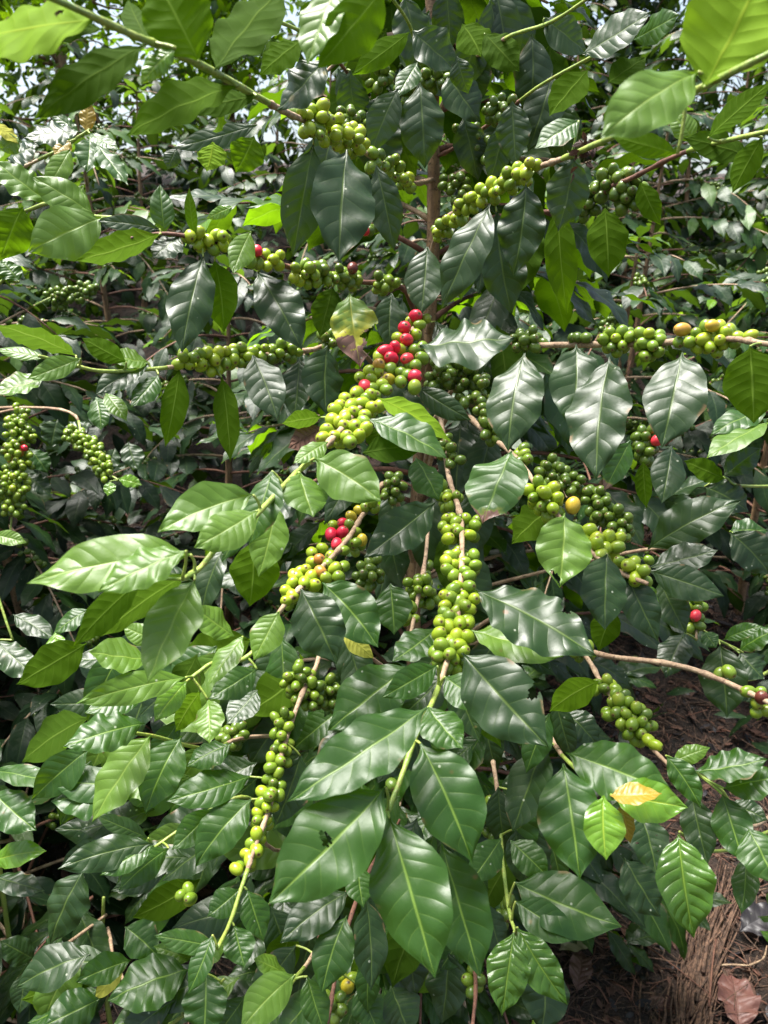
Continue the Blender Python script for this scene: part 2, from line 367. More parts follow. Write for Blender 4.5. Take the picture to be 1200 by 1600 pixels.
def lateral(fol, wood, start, az, L, rise, droop, leaf_len, mats, protos=PROTO, berries=None, bare=.3, r0=.004, LX=None):
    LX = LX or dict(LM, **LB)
    n = 9; t = np.linspace(0, 1, n); h = np.array([math.sin(az), math.cos(az), 0])
    path = start+np.outer(t*L, h)+np.outer(rise*t*L-droop*t*t*L, ZUP)
    tube(wood, path, r0, r0*.4, TWIG if rng.random() < .4 else RTWIG, 5)
    side = np.array([h[1], -h[0], 0])
    step = leaf_len*.37; m = max(2, int(L*(1-bare)/step))
    for i in range(m+1):
        tt = bare+(1-bare)*i/m; p = np.array([np.interp(tt, t, path[:, q]) for q in range(3)])
        tan = nrm(np.array([np.interp(min(1, tt+.1), t, path[:, q]) for q in range(3)])-p+1e-5*h)
        for sg in (-1, 1):
            if rng.random() < .12: continue
            fw = .55+.5*tt
            d = tan*fw+side*sg*rng.uniform(.7, 1.0)+ZUP*rng.uniform(-.65, .08)+rng.normal(size=3)*.12
            up = ZUP+side*sg*.25+rng.normal(size=3)*.22
            young = i == m
            mk = 'y' if young and rng.random() < .08 else mats[rng.integers(len(mats))]
            put_leaf(fol, p, d, up, leaf_len*rng.uniform(.75, 1.15)*(.75 if young else 1), LX[mk], rng.random(), protos)
        if i == m: put_leaf(fol, p, tan+ZUP*.2+rng.normal(size=3)*.2, ZUP+rng.normal(size=3)*.3, leaf_len*.8, LX[mats[0]], rng.random(), protos)
    if berries is not None and rng.random() < .5:
        c = [path[3], path[5]]; cs, ds = pack(c, .016, rng.integers(8, 20), .0145, 20)
        for x, dv in zip(cs, ds): berries.add(x+(BALLS[0]*.0072)@rot_to(dv).T, BALLS[1], BALLS[2], rng.random(), CM['k'])
    return path
def bush(x, y, h, spread, label, mats, leaf_len=.115, dens=.058, azr=None, name='coffee_bush', protos=PROTO, low=.12, berry=True):
    z0 = float(ground_h(x, y)); base = np.array([x, y, z0-.03])
    root = thing(name, label, 'coffee bush', base, 'coffee bushes crowding the slope behind')
    stem = Mesh(); wood = Mesh(); fol = Mesh(); ber = Mesh()
    lean = rng.uniform(-.08, .08, 2)
    sp = [base+np.array([lean[0]*h*k, lean[1]*h*k, h*k]) for k in np.linspace(0, 1, 6)]
    tube(stem, smooth_path(sp, 4), .016, .004, BARK, 7)
    z = low*h; i = 0; az = rng.uniform(0, 6.28)
    while z < h:
        k = z/h; L = spread*(.30+.9*math.sin(math.pi*min(.95, .25+.70*k))) if k < .9 else spread*.35
        for q in range(2):
            a = az+q*math.pi+rng.uniform(-.35, .35)
            c = base+np.array([lean[0]*z, lean[1]*z, z])
            if azr is not None:
                a = rng.uniform(*azr)
            lateral(fol, wood, c, a, L*rng.uniform(.75, 1.15), rng.uniform(.1, .5), rng.uniform(.2, .75), leaf_len, mats, protos, ber if berry else None)
        az += math.pi/2+rng.uniform(-.2, .2); z += dens*rng.uniform(.8, 1.2)
    for q in range(6):
        a = q*1.05+rng.uniform(0, .4)
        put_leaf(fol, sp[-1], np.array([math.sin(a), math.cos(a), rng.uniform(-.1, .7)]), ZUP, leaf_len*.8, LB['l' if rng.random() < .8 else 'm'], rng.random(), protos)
    stem.build('stem', root, base); wood.build('twigs', root, base)
    fo = fol.build('foliage', root, base); tag(fo, kind='stuff')
    if ber.n: tag(ber.build('cherries', root, base), kind='stuff')
    return root
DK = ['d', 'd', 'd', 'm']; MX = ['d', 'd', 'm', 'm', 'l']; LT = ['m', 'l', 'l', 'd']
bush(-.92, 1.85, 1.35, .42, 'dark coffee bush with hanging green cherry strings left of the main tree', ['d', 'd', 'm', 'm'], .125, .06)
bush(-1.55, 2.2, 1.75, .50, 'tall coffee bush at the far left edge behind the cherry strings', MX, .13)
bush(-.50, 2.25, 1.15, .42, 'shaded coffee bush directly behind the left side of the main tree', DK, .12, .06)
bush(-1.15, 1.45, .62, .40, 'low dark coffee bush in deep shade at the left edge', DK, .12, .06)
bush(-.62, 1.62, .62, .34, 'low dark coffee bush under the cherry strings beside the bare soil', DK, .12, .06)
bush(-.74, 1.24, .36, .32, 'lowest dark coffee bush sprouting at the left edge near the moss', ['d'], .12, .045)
bush(.12, 2.35, 1.35, .45, 'coffee bush hidden behind the trunk of the main tree', DK, .12)
bush(.62, 2.25, 1.25, .45, 'coffee bush behind the long straight branch of green cherries', DK, .12, .06)
bush(1.18, 2.35, 1.15, .45, 'coffee bush with red-brown twigs at the right edge', MX, .115, .06)
bush(1.75, 3.0, 1.5, .55, 'broad coffee bush farther up the right slope', LT, .12)
bush(.95, 3.1, 1.35, .5, 'coffee bush up the slope between the two upper right boughs', MX, .12)
bush(-1.05, 3.1, 1.2, .5, 'pale leaved coffee bush up the left slope below the thin trees', LT, .12)
bush(-2.0, 3.3, 1.5, .55, 'coffee bush high on the left slope at the frame edge', MX, .12)
bush(.2, 3.3, 1.5, .5, 'coffee bush up the slope behind the top of the main tree', MX, .12)

PROTO_MD = proto_leaves(8, 6, 4)
far = [(-3.0, 4.1), (-2.0, 4.3), (-1.2, 4.0), (-.35, 4.2), (.5, 4.05), (1.25, 4.2), (2.1, 4.0), (3.1, 4.2), (-2.9, 5.3), (-1.7, 5.2), (-.7, 5.3), (.3, 5.2), (1.2, 5.3), (2.2, 5.2), (3.4, 5.3), (1.75, 4.75), (2.7, 4.8), (.9, 4.7)]
for i, (x, y) in enumerate(far):
    b = bush(x, y, rng.uniform(1.1, 1.5)*(.72 if -2.5 < x < -.4 else 1), .6, 'distant coffee bush on the upper slope, lost among its neighbours', (MX, LT, DK)[i % 3], .13, .075, protos=PROTO_MD, berry=False)
    b['group'] = 'distant coffee bushes on the upper slope'
und = Mesh()
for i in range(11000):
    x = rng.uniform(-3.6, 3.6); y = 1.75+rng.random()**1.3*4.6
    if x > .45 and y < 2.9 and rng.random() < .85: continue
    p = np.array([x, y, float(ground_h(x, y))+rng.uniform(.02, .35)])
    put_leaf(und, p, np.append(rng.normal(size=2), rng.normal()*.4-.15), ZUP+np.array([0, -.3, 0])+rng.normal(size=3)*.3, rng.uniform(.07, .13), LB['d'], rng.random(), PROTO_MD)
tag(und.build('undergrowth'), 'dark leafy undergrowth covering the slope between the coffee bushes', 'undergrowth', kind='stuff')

# ------------------------------------------------------------------ thin trees beyond
def slim_tree(x, y, h, w, n, label, mats, leaf):
    z0 = float(ground_h(x, y)); base = np.array([x, y, z0-.05])
    root = thing('tree', label, 'tree', base, 'thin leafed trees on the crest')
    tr = Mesh(); cr = Mesh()
    p = smooth_path([base+np.array([rng.uniform(-.1, .1)*k, 0, h*k]) for k in np.linspace(0, 1, 5)], 4); tube(tr, p, .05, .012, BARK, 8)
    for i in range(34):
        k = rng.uniform(.12, 1); c = p[int(k*(len(p)-1))]; a = rng.uniform(0, 6.28); L = w*rng.uniform(.4, 1.0)*(1.1-.5*k)
        tip = c+np.array([math.sin(a)*L, math.cos(a)*L, L*rng.uniform(.0, .6)])
        path = smooth_path([c, (c+tip)/2+rng.normal(size=3)*.08, tip], 4); tube(tr, path, .012, .003, BARK, 5)
        for q in range(n):
            b = path[rng.integers(2, len(path))]+rng.normal(size=3)*.13
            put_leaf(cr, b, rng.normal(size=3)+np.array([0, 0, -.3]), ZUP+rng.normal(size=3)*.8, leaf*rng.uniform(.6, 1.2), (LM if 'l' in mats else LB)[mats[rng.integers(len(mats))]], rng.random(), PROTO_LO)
    tr.build('trunk', root, base); tag(cr.build('crown', root, base), kind='stuff')
PROTO_LO = proto_leaves(6, 4, 2)
slim_tree(-2.1, 5.6, 2.6, 1.0, 115, 'airy small leafed tree at the upper left against the white sky', ['l', 'm', 'l'], .10)
slim_tree(-1.1, 6.2, 2.4, 1.0, 115, 'pale small leafed tree left of centre below the bright sky gaps', ['l', 'l', 'm'], .10)
slim_tree(-3.3, 6.5, 3.2, 1.2, 115, 'tall small leafed tree at the far left edge on the crest', ['m', 'd'], .11)
slim_tree(.3, 6.4, 2.4, 1.0, 130, 'small leafed tree on the crest behind the main crown', ['m', 'd'], .11)
slim_tree(1.6, 6.0, 2.3, 1.1, 130, 'dense small leafed tree at the upper right on the crest', ['m', 'd', 'd'], .11)
slim_tree(3.1, 6.6, 2.8, 1.2, 130, 'small leafed tree at the far right edge on the crest', ['m', 'd'], .11)

# ------------------------------------------------------------------ plants read leaf by leaf from the photograph
class Plant:
    """thing > trunk, branches; a branch carries its own leaves and cherries"""
    def __init__(s, name, label, cat, base, group=None):
        s.base = np.asarray(base, float); s.root = thing(name, label, cat, s.base, group)
        s.paths = []; s.leaves = []; s.cherries = []; s.stub = Mesh()
    def trunk(s, pts, r0, r1, mat=BARK, knots=.12):
        mb = Mesh(); p = smooth_path(pts, 8); tube(mb, p, r0, r1, mat, 12, knots, every=.09); s.trunkp = p; mb.build('trunk', s.root, s.base)
    def branch(s, pts, r0=.0042, r1=.0022, wood=True, mat=None, green_from=None):
        """pts: (px, py, depth) or 3D points; green_from: fraction where the wood turns to green stem"""
        p = smooth_path([at(*q) if len(q) == 3 and abs(q[0]) > 5 else np.asarray(q) for q in pts], 7)
        mb = Mesh(); n = len(p); r0 *= .72; r1 *= .85
        if green_from is None: tube(mb, p, r0, r1, mat or TWIG, 8, .40)
        else:
            k = int(n*green_from); rm = r0+(r1-r0)*green_from
            tube(mb, p[:k+1], r0, rm, mat or TWIG, 8, .40); tube(mb, p[k:], rm*.98, r1, GSTEM, 8, .15)
        o = mb.build('branch', s.root, s.base); s.paths.append((o, p)); return p
    def leaf(s, bx, by, tx, ty, w, d, kind='m', u=0, dd=None, bow=0.0, roll=None, up=None, hole=None, fold=None):
        rr = rng
        L = math.hypot(tx-bx, ty-by)
        if dd is None: dd = -.12*L*d/F_PX*(1 if ty > by else .3)
        P0 = at(bx, by, d); P2 = at(tx, ty, d+dd)
        mx, my = (bx+tx)/2+bow*-(ty-by), (by+ty)/2+bow*(tx-bx)
        Lr = np.linalg.norm(P2-P0)
        view = nrm((P0+P2)/2-CAM)
        P1 = at(mx, my, d+dd*.5)-view*Lr*rr.uniform(.03, .20)+ZUP*Lr*.03
        if up is None: up = .55
        hint = -view*(1-.45*up)+ZUP*up
        T = nrm(P2-P0); N = nrm(hint-np.dot(hint, T)*T); 
        if roll is None: roll = rr.uniform(-22, 22)
        a = math.radians(roll); B = np.cross(T, N); N2 = N*math.cos(a)+B*math.sin(a); B2 = np.cross(T, N2)
        ap = np.linalg.norm(B2-np.dot(B2, view)*view); 
        width = w*(d+dd*.5)/F_PX/max(.55, ap)
        s.leaves.append(dict(P=(P0, P1, P2), hint=hint, width=width*1.04, flip=bool(u), roll=roll, kind=kind, size=L*w, fold=fold, hole=hole))
    def berry(s, path, rad, n, kind='g', mm=12.9, reds=(), extra=None):
        """path: (px,py,depth) list; rad in px at that depth; reds: (px,py,kind) placed at the front"""
        P = [at(*q) for q in path]; d = np.mean([q[2] for q in path]); dia = mm/1000.0; n = int(n*1.45)
        fixed = [(at(x, y, d-.012), k) for x, y, k in reds]
        cs, ds = pack(P, max(rad*d/F_PX-dia*.45, dia*.45), n, dia)
        for c, v in zip(cs, ds):
            if any(np.linalg.norm(c-f[0]) < dia*.8 for f in fixed): continue
            q = rng.random(); kk = kind
            if kind == 'p' and q < .35: kk = 'g'
            if kind == 'g' and q < .2: kk = 'k'
            if kind == 'g' and q > .94: kk = 'p'
            s.cherries.append((c, v, dia/2*rng.uniform(.86, 1.1), kk))
        for c, k in fixed: s.cherries.append((c, nrm(CAM-c+rng.normal(size=3)*.7), dia/2*rng.uniform(1.0, 1.14), k))
    def finish(s, nleaf=100, ncherry=100):
        def nearest(p):
            best = None
            for o, q in s.paths:
                dd = np.linalg.norm(q-p, axis=1); i = int(dd.argmin())
                if best is None or dd[i] < best[0]: best = (dd[i], o, q[i])
            return best
        order = sorted(range(len(s.leaves)), key=lambda i: -s.leaves[i]['size']); fol = Mesh()
        for rank, i in enumerate(order):
            l = s.leaves[i]; big = rank < nleaf
            mb = Mesh() if big else fol
            nu, nv = (72, 26) if l['hole'] else ((30, 10) if big else (16, 6))
            v, f, uv = leaf_geo(*l['P'], l['hint'], l['width'], nu, nv, flip=l['flip'], roll=l['roll'], fold=rng.uniform(.0, .26) if l['fold'] is None else l['fold'],
                                cup=rng.uniform(-.12, .0), wave=rng.uniform(.05, .12), nw=rng.uniform(2.5, 5.0), twist=rng.uniform(-32, 32))
            if l['hole']:
                cu = uv[f].mean(1); keep = np.ones(len(f), bool)
                for hu, hv, hr in l['hole']:
                    rr = np.hypot((cu[:, 0]-hu), (cu[:, 1]-hv)*.48); 
                    th = np.arctan2((cu[:, 1]-hv)*.48, cu[:, 0]-hu); keep &= rr > hr*(1+.22*np.sin(2*th+hu*9)+.14*np.sin(5*th+hv*20)+.08*np.sin(9*th))
                f = f[keep]
            mb.add(v, f, uv, rng.random(), LM[l['kind']])
            b = nearest(l['P'][0])
            if b and .004 < b[0] < .034:      # petiole / short side shoot back to the branch
                st = Mesh() if big else fol
                tube(mb, smooth_path([b[2], b[2]*.45+l['P'][0]*.55+(l['P'][0]-l['P'][1])*.02, l['P'][0]+(l['P'][1]-l['P'][0])*.02], 3), .0013, .0011, GSTEM, 6)
            if big:
                par = b[1] if b else s.root
                mb.build('leaf', par, s.base, at_=l['P'][0])
        if fol.n: tag(fol.build('foliage', s.root, s.base), kind='stuff')
        order = sorted(range(len(s.cherries)), key=lambda i: (s.cherries[i][3] not in 'roxw', np.linalg.norm(s.cherries[i][0]-CAM)-s.cherries[i][2]*3)); rest = Mesh()
        shared = {}
        for rank, i in enumerate(order):
            c, v, r, k = s.cherries[i]; R = rot_to(v)
            if rank < ncherry:
                if k not in shared:
                    mb = Mesh(); mb.add(BALL[0].copy(), BALL[1], BALL[2], 0.0, CM[k]); o = mb.build('cherry', None); shared[k] = o
                else:
                    o = shared[k].copy(); COL.objects.link(o)
                b = nearest(c); o.parent = b[1] if b else s.root
                o.location = c-s.base; o.scale = (r*rng.uniform(.93, 1.05), r*rng.uniform(.93, 1.05), r*rng.uniform(1.04, 1.27))
                from mathutils import Matrix
                o.rotation_euler = Matrix(R.tolist()).to_euler()
            else:
                rest.add(c+(BALL[0]*r*np.array([rng.uniform(.93, 1.05), rng.uniform(.93, 1.05), rng.uniform(1.04, 1.27)]))@R.T, BALL[1], BALL[2], rng.random(), CM[k])
        if rest.n: tag(rest.build('cherries', s.root, s.base), kind='stuff')
# ------------------------------------------------------------------ the main coffee tree
TX, TY = .066, float(at(663, 350, 1.22)[1])
TB = np.array([TX+.02, TY, float(ground_h(TX, TY))-.03])
def T(z): return np.array([TX+.012*math.sin(z*5), TY, z])
M = Plant('coffee_tree', 'large coffee tree in front, hanging with green and a few red cherries along its branches', 'coffee tree', TB)
M.trunk([TB]+[T(z) for z in (.3, .6, .9, 1.2, 1.5, 1.75, 2.05)], .0175, .0075)
br = M.branch
br([T(1.62), (640, 285, 1.1), (580, 245, .97), (530, 212, .9), (475, 188, .83), (440, 172, .70), (400, 150, .60), (320, 105, .49), (250, 72, .45), (215, 58, .42), (150, 28, .40), (60, -12, .37)], .005, .002, green_from=.5)
br([T(1.38), (680, 372, 1.1), (740, 315, .97), (790, 288, .88), (840, 262, .82), (880, 248, .75), (930, 226, .66), (1000, 195, .53), (1060, 155, .46), (1100, 135, .43), (1160, 105, .40), (1230, 70, .38)], .005, .002, green_from=.45)
br([T(1.33), (635, 458, 1.12), (560, 440, 1.0), (480, 425, .93), (400, 400, .89), (320, 375, .86), (285, 368, .84), (250, 365, .83), (205, 372, .82)], .005, .002, mat=RTWIG)
br([T(1.22), (560, 545, 1.12), (480, 548, .99), (400, 557, .92), (340, 567, .88), (280, 572, .85), (235, 577, .83), (160, 580, .79), (100, 566, .77), (60, 556, .75)], .005, .0018, green_from=.6)
br([T(1.28), (656, 500, 1.1), (640, 530, .96), (600, 590, .87), (560, 640, .81), (520, 685, .75), (490, 715, .70), (450, 752, .65), (400, 805, .60), (345, 850, .57), (312, 888, .55), (285, 905, .53)], .0055, .002, green_from=.5)
br([T(1.22), (760, 545, 1.1), (830, 540, .97), (1000, 537, .86), (1100, 530, .81), (1150, 530, .78), (1200, 538, .75), (1290, 550, .72)], .0052, .0032)
br([T(1.08), (700, 650, 1.12), (765, 682, 1.02), (810, 720, .93), (860, 790, .86), (910, 850, .81), (960, 890, .78), (1012, 912, .75)], .005, .0025)
br([T(1.08), (682, 650, 1.12), (700, 740, 1.0), (718, 800, .91), (722, 850, .86), (716, 960, .78), (695, 1045, .72), (672, 1105, .67), (650, 1150, .63), (625, 1220, .6), (606, 1268, .58)], .005, .0022, green_from=.62)
br([T(.98), (610, 760, 1.12), (570, 800, 1.0), (545, 840, .91), (500, 890, .83), (445, 945, .78), (415, 995, .76), (380, 1030, .74), (335, 1035, .72), (300, 1058, .70)], .005, .002, green_from=.6)
br([T(.92), (668, 800, 1.2), (665, 870, 1.05), (650, 950, .97), (640, 1000, .92)], .0042, .0025)
br([T(.72), (530, 1000, 1.15), (490, 1050, 1.02), (462, 1110, .95), (440, 1180, .90), (425, 1250, .86), (400, 1320, .82), (378, 1385, .78), (360, 1440, .74), (340, 1482, .7)], .0048, .002, green_from=.72)
br([T(.75), (800, 950, 1.15), (900, 1010, .97), (945, 1075, .88), (1000, 1140, .82), (1020, 1170, .8), (1050, 1200, .76)], .0045, .0025)
br([T(.80), (850, 990, 1.1), (935, 1022, .94), (1050, 1038, .88), (1120, 1060, .85), (1200, 1097, .8), (1260, 1130, .77)], .0048, .0032)
br([T(.55), (755, 1120, 1.1), (770, 1190, .97), (780, 1260, .89), (785, 1340, .83), (795, 1420, .77), (806, 1458, .74)], .0042, .002, green_from=.55)
br([T(1.55), (800, 335, 1.1), (905, 325, .96), (960, 290, .88), (990, 277, .85), (1075, 236, .75), (1200, 205, .65), (1260, 190, .6)], .0048, .002, mat=RTWIG, green_from=.7)
br([T(.9), (1000, 860, 1.15), (1060, 890, 1.02), (1085, 940, .97), (1088, 1000, .94)], .004, .002)
br([T(.5), (600, 1320, 1.12), (560, 1400, .92), (530, 1500, .84), (510, 1610, .78)], .004, .0024, mat=RTWIG)
br([T(.5), (545, 1390, 1.05), (490, 1490, .84), (460, 1530, .78), (420, 1590, .72)], .004, .002, green_from=.6)
br([T(.45), (720, 1400, 1.1), (742, 1520, .88), (738, 1610, .8)], .004, .0022, mat=RTWIG)
br([T(.6), (800, 1090, 1.05), (878, 1180, .82), (935, 1230, .68), (955, 1241, .64)], .004, .002, green_from=.5)
br([T(1.7), (655, 100, 1.12), (640, 40, 1.02), (600, -20, .9)], .004, .002, green_from=.5)
br([T(1.7), (720, 110, 1.1), (790, 60, .95), (860, 35, .85), (930, -10, .75)], .004, .002, green_from=.5)
br([T(1.65), (720, 225, 1.15), (790, 175, 1.05), (850, 130, .95), (980, 60, .85)], .004, .002, mat=RTWIG, green_from=.6)
br([T(1.65), (590, 180, 1.15), (540, 110, 1.05), (490, 60, .9), (400, 20, .75)], .004, .002, mat=RTWIG, green_from=.6)
br([T(.6), (420, 1150, 1.05), (330, 1170, .92), (240, 1150, .84), (200, 1145, .8)], .004, .002, green_from=.4)
br([T(.45), (450, 1330, 1.08), (395, 1250, .93), (330, 1265, .9), (240, 1325, .86)], .004, .002, green_from=.4)

LV = """
150 30 -70 70 92 .40 y 1 .02
165 45 38 62 26 .41 d 1 .0
228 70 52 188 58 .43 d 1 .0
312 98 240 -40 105 .45 m 1 .0
335 110 440 -20 85 .50 d 1 .05
372 135 198 212 56 .52 m 1 .0
402 150 285 172 34 .58 d 1 .0
345 160 341 207 36 .60 l 1 .03
275 75 220 132 32 .44 y 0 .0
232 66 200 0 42 .47 d 1 .05
262 66 212 18 36 .48 m 1 .05
402 195 268 232 34 .82 d 0 -.02
333 222 323 268 44 .80 y 1 .0
397 213 368 270 52 .80 m 1 .0
276 232 262 265 26 .82 d 0 .0
527 -25 480 102 62 .46 l 0 -.01
602 -20 495 108 76 .45 m 1 .0
508 92 433 172 54 .62 d 0 -.05
472 62 405 118 42 .62 m 1 .0
640 50 550 117 38 .95 m 1 -.05
645 48 714 110 56 .95 d 0 -.05
722 38 752 88 54 1.0 m 1 -.02
756 52 812 112 50 .97 d 1 -.02
714 88 732 147 36 .95 d 0 -.03
656 128 664 264 68 .95 d 0 -.04
622 138 580 240 50 .95 d 0 -.05
700 118 752 192 54 1.03 d 0 -.02
800 158 806 260 52 .93 d 0 -.04
787 192 764 288 40 .98 d 0 -.02
490 224 458 402 68 .86 d 0 -.05
542 234 530 410 98 .84 d 0 -.04
588 258 616 392 52 .88 d 0 -.02
652 98 620 152 34 1.0 m 0 -.02
1098 138 1190 -50 150 .42 y 1 -.01
1092 112 938 218 92 .42 l 0 -.02
1060 240 955 213 34 .46 m 1 .01
905 188 835 232 40 .72 m 0 .0
897 245 872 362 64 .75 d 0 -.02
822 287 802 432 70 .82 d 0 -.03
945 325 951 434 60 .86 m 1 .0
872 320 886 492 48 .88 m 1 .02
1000 283 1033 352 34 .85 m 1 .0
910 85 1018 18 50 .82 d 0 -.05
850 28 918 84 48 .86 d 0 -.05
990 62 1062 22 42 .80 m 0 -.05
918 110 858 182 50 .86 m 1 .0
950 130 1010 90 40 .80 d 1 0
1105 216 1205 128 38 .70 m 1 .0
1180 248 1068 215 40 .72 d 1 .0
1192 214 1144 302 40 .68 m 1 .0
1085 222 1048 176 34 .75 l 0 0
318 400 284 552 68 .85 d 0 -.04
335 407 350 520 56 .87 m 1 0
250 366 118 408 42 .82 l 1 0
250 358 152 345 28 .83 d 0 0
258 366 250 288 36 .84 m 0 0
305 370 296 293 18 .84 m 1 0
280 368 238 404 40 .84 d 0 -.02
392 362 364 428 40 .86 l 0 -.03
365 322 322 342 18 .85 y 0 0
120 556 -10 508 42 .78 l 1 .02
198 566 128 528 34 .80 m 1 .0
72 560 -8 545 20 .77 l 0 0
126 560 42 592 34 .77 l 0 -.02
70 592 -8 614 32 .76 l 0 -.02
232 568 148 617 38 .83 d 0 -.04
248 585 204 636 34 .83 m 0 -.03
280 577 258 699 40 .85 m 1 -.02
346 588 360 722 38 .87 m 1 -.02
150 620 158 673 36 .84 m 0 -.02
165 614 198 658 28 .83 l 0 -.02
232 566 170 555 30 .83 l 0 -.02
397 773 246 832 68 .60 l 0 -.03
402 424 472 547 68 .92 d 0 -.03
520 448 500 527 46 .97 d 1 0
546 458 563 574 70 .86 sick 0 -.02
612 458 610 547 46 .98 d 0 -.02
668 385 658 492 60 .95 d 0 -.02
766 320 690 482 62 .82 d 0 -.04
735 350 720 470 56 .86 m 1 0
776 330 800 492 72 .92 d 0 -.02
840 340 800 470 60 .96 d 1 0
656 540 804 528 68 .73 d 0 -.02
395 555 434 657 60 .87 d 0 -.03
468 560 460 657 48 .92 d 0 -.02
512 540 510 647 62 .90 d 0 -.02
502 652 440 662 28 .80 l 1 0
505 668 450 700 40 .80 dead 1 0
590 622 706 692 34 .74 y 1 0
578 656 698 717 52 .73 m 0 -.02
566 708 668 695 46 .72 d 1 0
590 665 600 708 40 .80 m 1 0
650 603 737 657 38 .95 d 0 -.02
650 715 686 782 48 .92 m 0 -.02
490 716 596 784 78 .66 l 0 -.03
512 690 458 724 30 .68 l 0 -.02
468 738 490 808 72 .66 l 0 -.03
800 705 754 818 90 .77 burn 0 -.03
820 552 794 706 84 .82 d 0 -.04
680 785 568 872 66 .86 d 0 -.05
900 538 893 674 78 .80 d 0 -.04
953 558 932 750 92 .77 d 0 -.05
1066 550 1034 700 90 .77 d 0 -.04
1172 540 1178 662 84 .74 m 1 0
985 688 944 767 38 .80 burn 0 0
1050 696 1034 787 50 .88 d 0 -.03
1005 720 1010 795 26 .92 m 1 0
1012 858 1158 782 66 .93 d 0 -.03
870 790 800 850 52 .92 m 1 0
300 866 42 912 82 .54 l 0 -.03
292 860 153 925 58 .52 l 0 -.02
402 798 303 856 62 .58 l 0 -.03
425 735 390 850 56 .64 m 0 -.02
222 905 115 1010 48 .54 m 1 0
296 895 155 996 44 .56 m 1 0
305 905 230 1068 78 .54 l 0 -.03
366 994 303 948 44 .70 l 0 -.02
232 1030 138 1018 52 .68 l 0 -.03
245 1000 192 978 34 .70 l 0 0
292 1058 118 1100 48 .68 l 0 -.04
226 1086 132 1114 38 .74 m 0 -.03
226 1130 98 1168 58 .72 m 0 -.04
292 1064 241 1128 38 .69 y 0 -.03
313 1080 274 1144 36 .72 l 1 0
325 1092 327 1162 46 .70 l 0 -.03
380 994 324 1072 36 .72 l 0 -.03
402 1045 326 1092 48 .74 m 0 -.03
402 1078 354 1132 44 .78 d 0 -.03
396 842 390 948 74 .76 m 1 0
236 1148 144 1284 64 .76 l 0 -.03
284 1150 227 1272 64 .80 m 0 -.04
362 1162 292 1198 40 .88 m 0 -.02
470 920 526 1038 80 .74 d 0 -.03
503 910 591 1012 80 .77 m 0 -.03
535 985 584 1029 30 .80 yl 1 0
436 955 396 1032 50 .75 l 0 -.02
432 788 404 902 58 .72 l 0 -.02
610 912 616 992 58 .90 m 0 -.02
682 982 612 1034 52 .80 m 0 -.04
742 922 932 1026 92 .68 d 0 -.05
736 985 880 1026 60 .72 l 0 -.03
722 1020 857 1168 108 .64 d 0 -.05
695 1057 762 1104 56 .69 m 0 -.03
684 1040 597 1090 48 .69 m 0 -.03
640 1040 512 1142 88 .82 m 0 -.03
668 1104 724 1170 62 .64 m 0 -.03
668 1105 447 1254 88 .60 m 0 -.05
705 1050 750 1160 50 .74 d 0 -.02
882 802 874 918 84 .74 l 0 -.03
948 864 945 985 68 .76 d 0 -.03
978 896 1028 1002 54 .78 d 0 -.02
1003 908 1027 964 28 .78 y 0 0
960 950 935 1018 44 .82 m 1 0
1017 886 1122 860 48 .90 d 0 -.03
1015 892 1132 932 52 .88 d 0 -.03
1030 904 1072 990 50 .90 d 0 -.03
1070 988 1040 1060 48 .92 d 0 -.03
936 1064 858 1112 46 .82 l 1 -.02
880 1110 935 1168 44 .85 d 0 -.02
884 1176 1054 1242 84 .66 m 0 -.04
852 1158 800 1302 62 .85 d 0 -.03
392 1213 260 1252 54 .88 m 0 -.04
332 1263 268 1328 44 .88 m 0 -.03
394 1248 305 1355 64 .86 m 0 -.04
240 1318 90 1358 50 .82 d 0 -.04
240 1320 156 1368 38 .82 m 0 -.03
264 1325 185 1392 44 .84 m 0 -.03
232 1310 148 1274 28 .84 d 0 -.02
374 1390 324 1432 44 .78 m 0 -.02
386 1390 412 1472 44 .78 m 0 -.02
366 1446 382 1512 48 .74 m 0 -.02
332 1460 294 1553 34 .70 m 0 -.02
340 1480 240 1462 34 .70 m 0 -.01
604 1228 418 1414 124 .56 m 0 -.04
608 1276 680 1528 118 .57 m 0 -.05
656 1160 738 1348 104 .62 m 0 -.04
690 1318 750 1528 88 .62 m 0 -.04
560 1350 568 1418 44 .66 m 0 -.02
546 1392 437 1474 58 .80 d 0 -.04
542 1430 503 1553 62 .78 m 0 -.03
572 1403 580 1548 52 .78 d 0 -.03
452 1526 396 1498 34 .76 l 0 -.02
462 1522 376 1610 60 .74 l 0 -.03
480 1525 508 1615 44 .78 m 0 -.02
783 1310 734 1380 48 .80 m 0 -.03
760 1410 790 1502 44 .84 d 0 -.02
803 1455 784 1588 64 .72 gl 0 -.03
808 1448 887 1570 58 .72 gl 0 -.03
797 1313 858 1372 48 .80 m 0 -.02
803 1378 972 1448 88 .76 m 0 -.04
805 1408 902 1470 54 .75 m 0 -.03
850 1500 846 1615 70 .84 d 0 -.03
880 1193 906 1374 98 .64 m 0 -.04
943 1243 947 1344 62 .61 y 0 -.02
955 1242 1075 1262 64 .62 y 0 -.02
953 1243 1034 1240 32 .60 bz 0 -.01
970 1255 985 1318 26 .63 bz 0 0
1000 1268 1026 1368 58 .76 d 0 -.03
560 1140 500 1220 66 .80 d 0 -.03
470 1180 430 1290 60 .92 d 0 -.02
700 1230 740 1330 66 .85 d 0 -.02
820 1190 810 1290 56 .95 d 0 -.02
640 1440 650 1560 60 .88 d 0 -.02
700 1480 690 1600 62 .90 d 0 -.02
610 1540 640 1620 60 .86 d 0 -.02
560 1540 590 1610 50 .84 m 0 -.02
"""
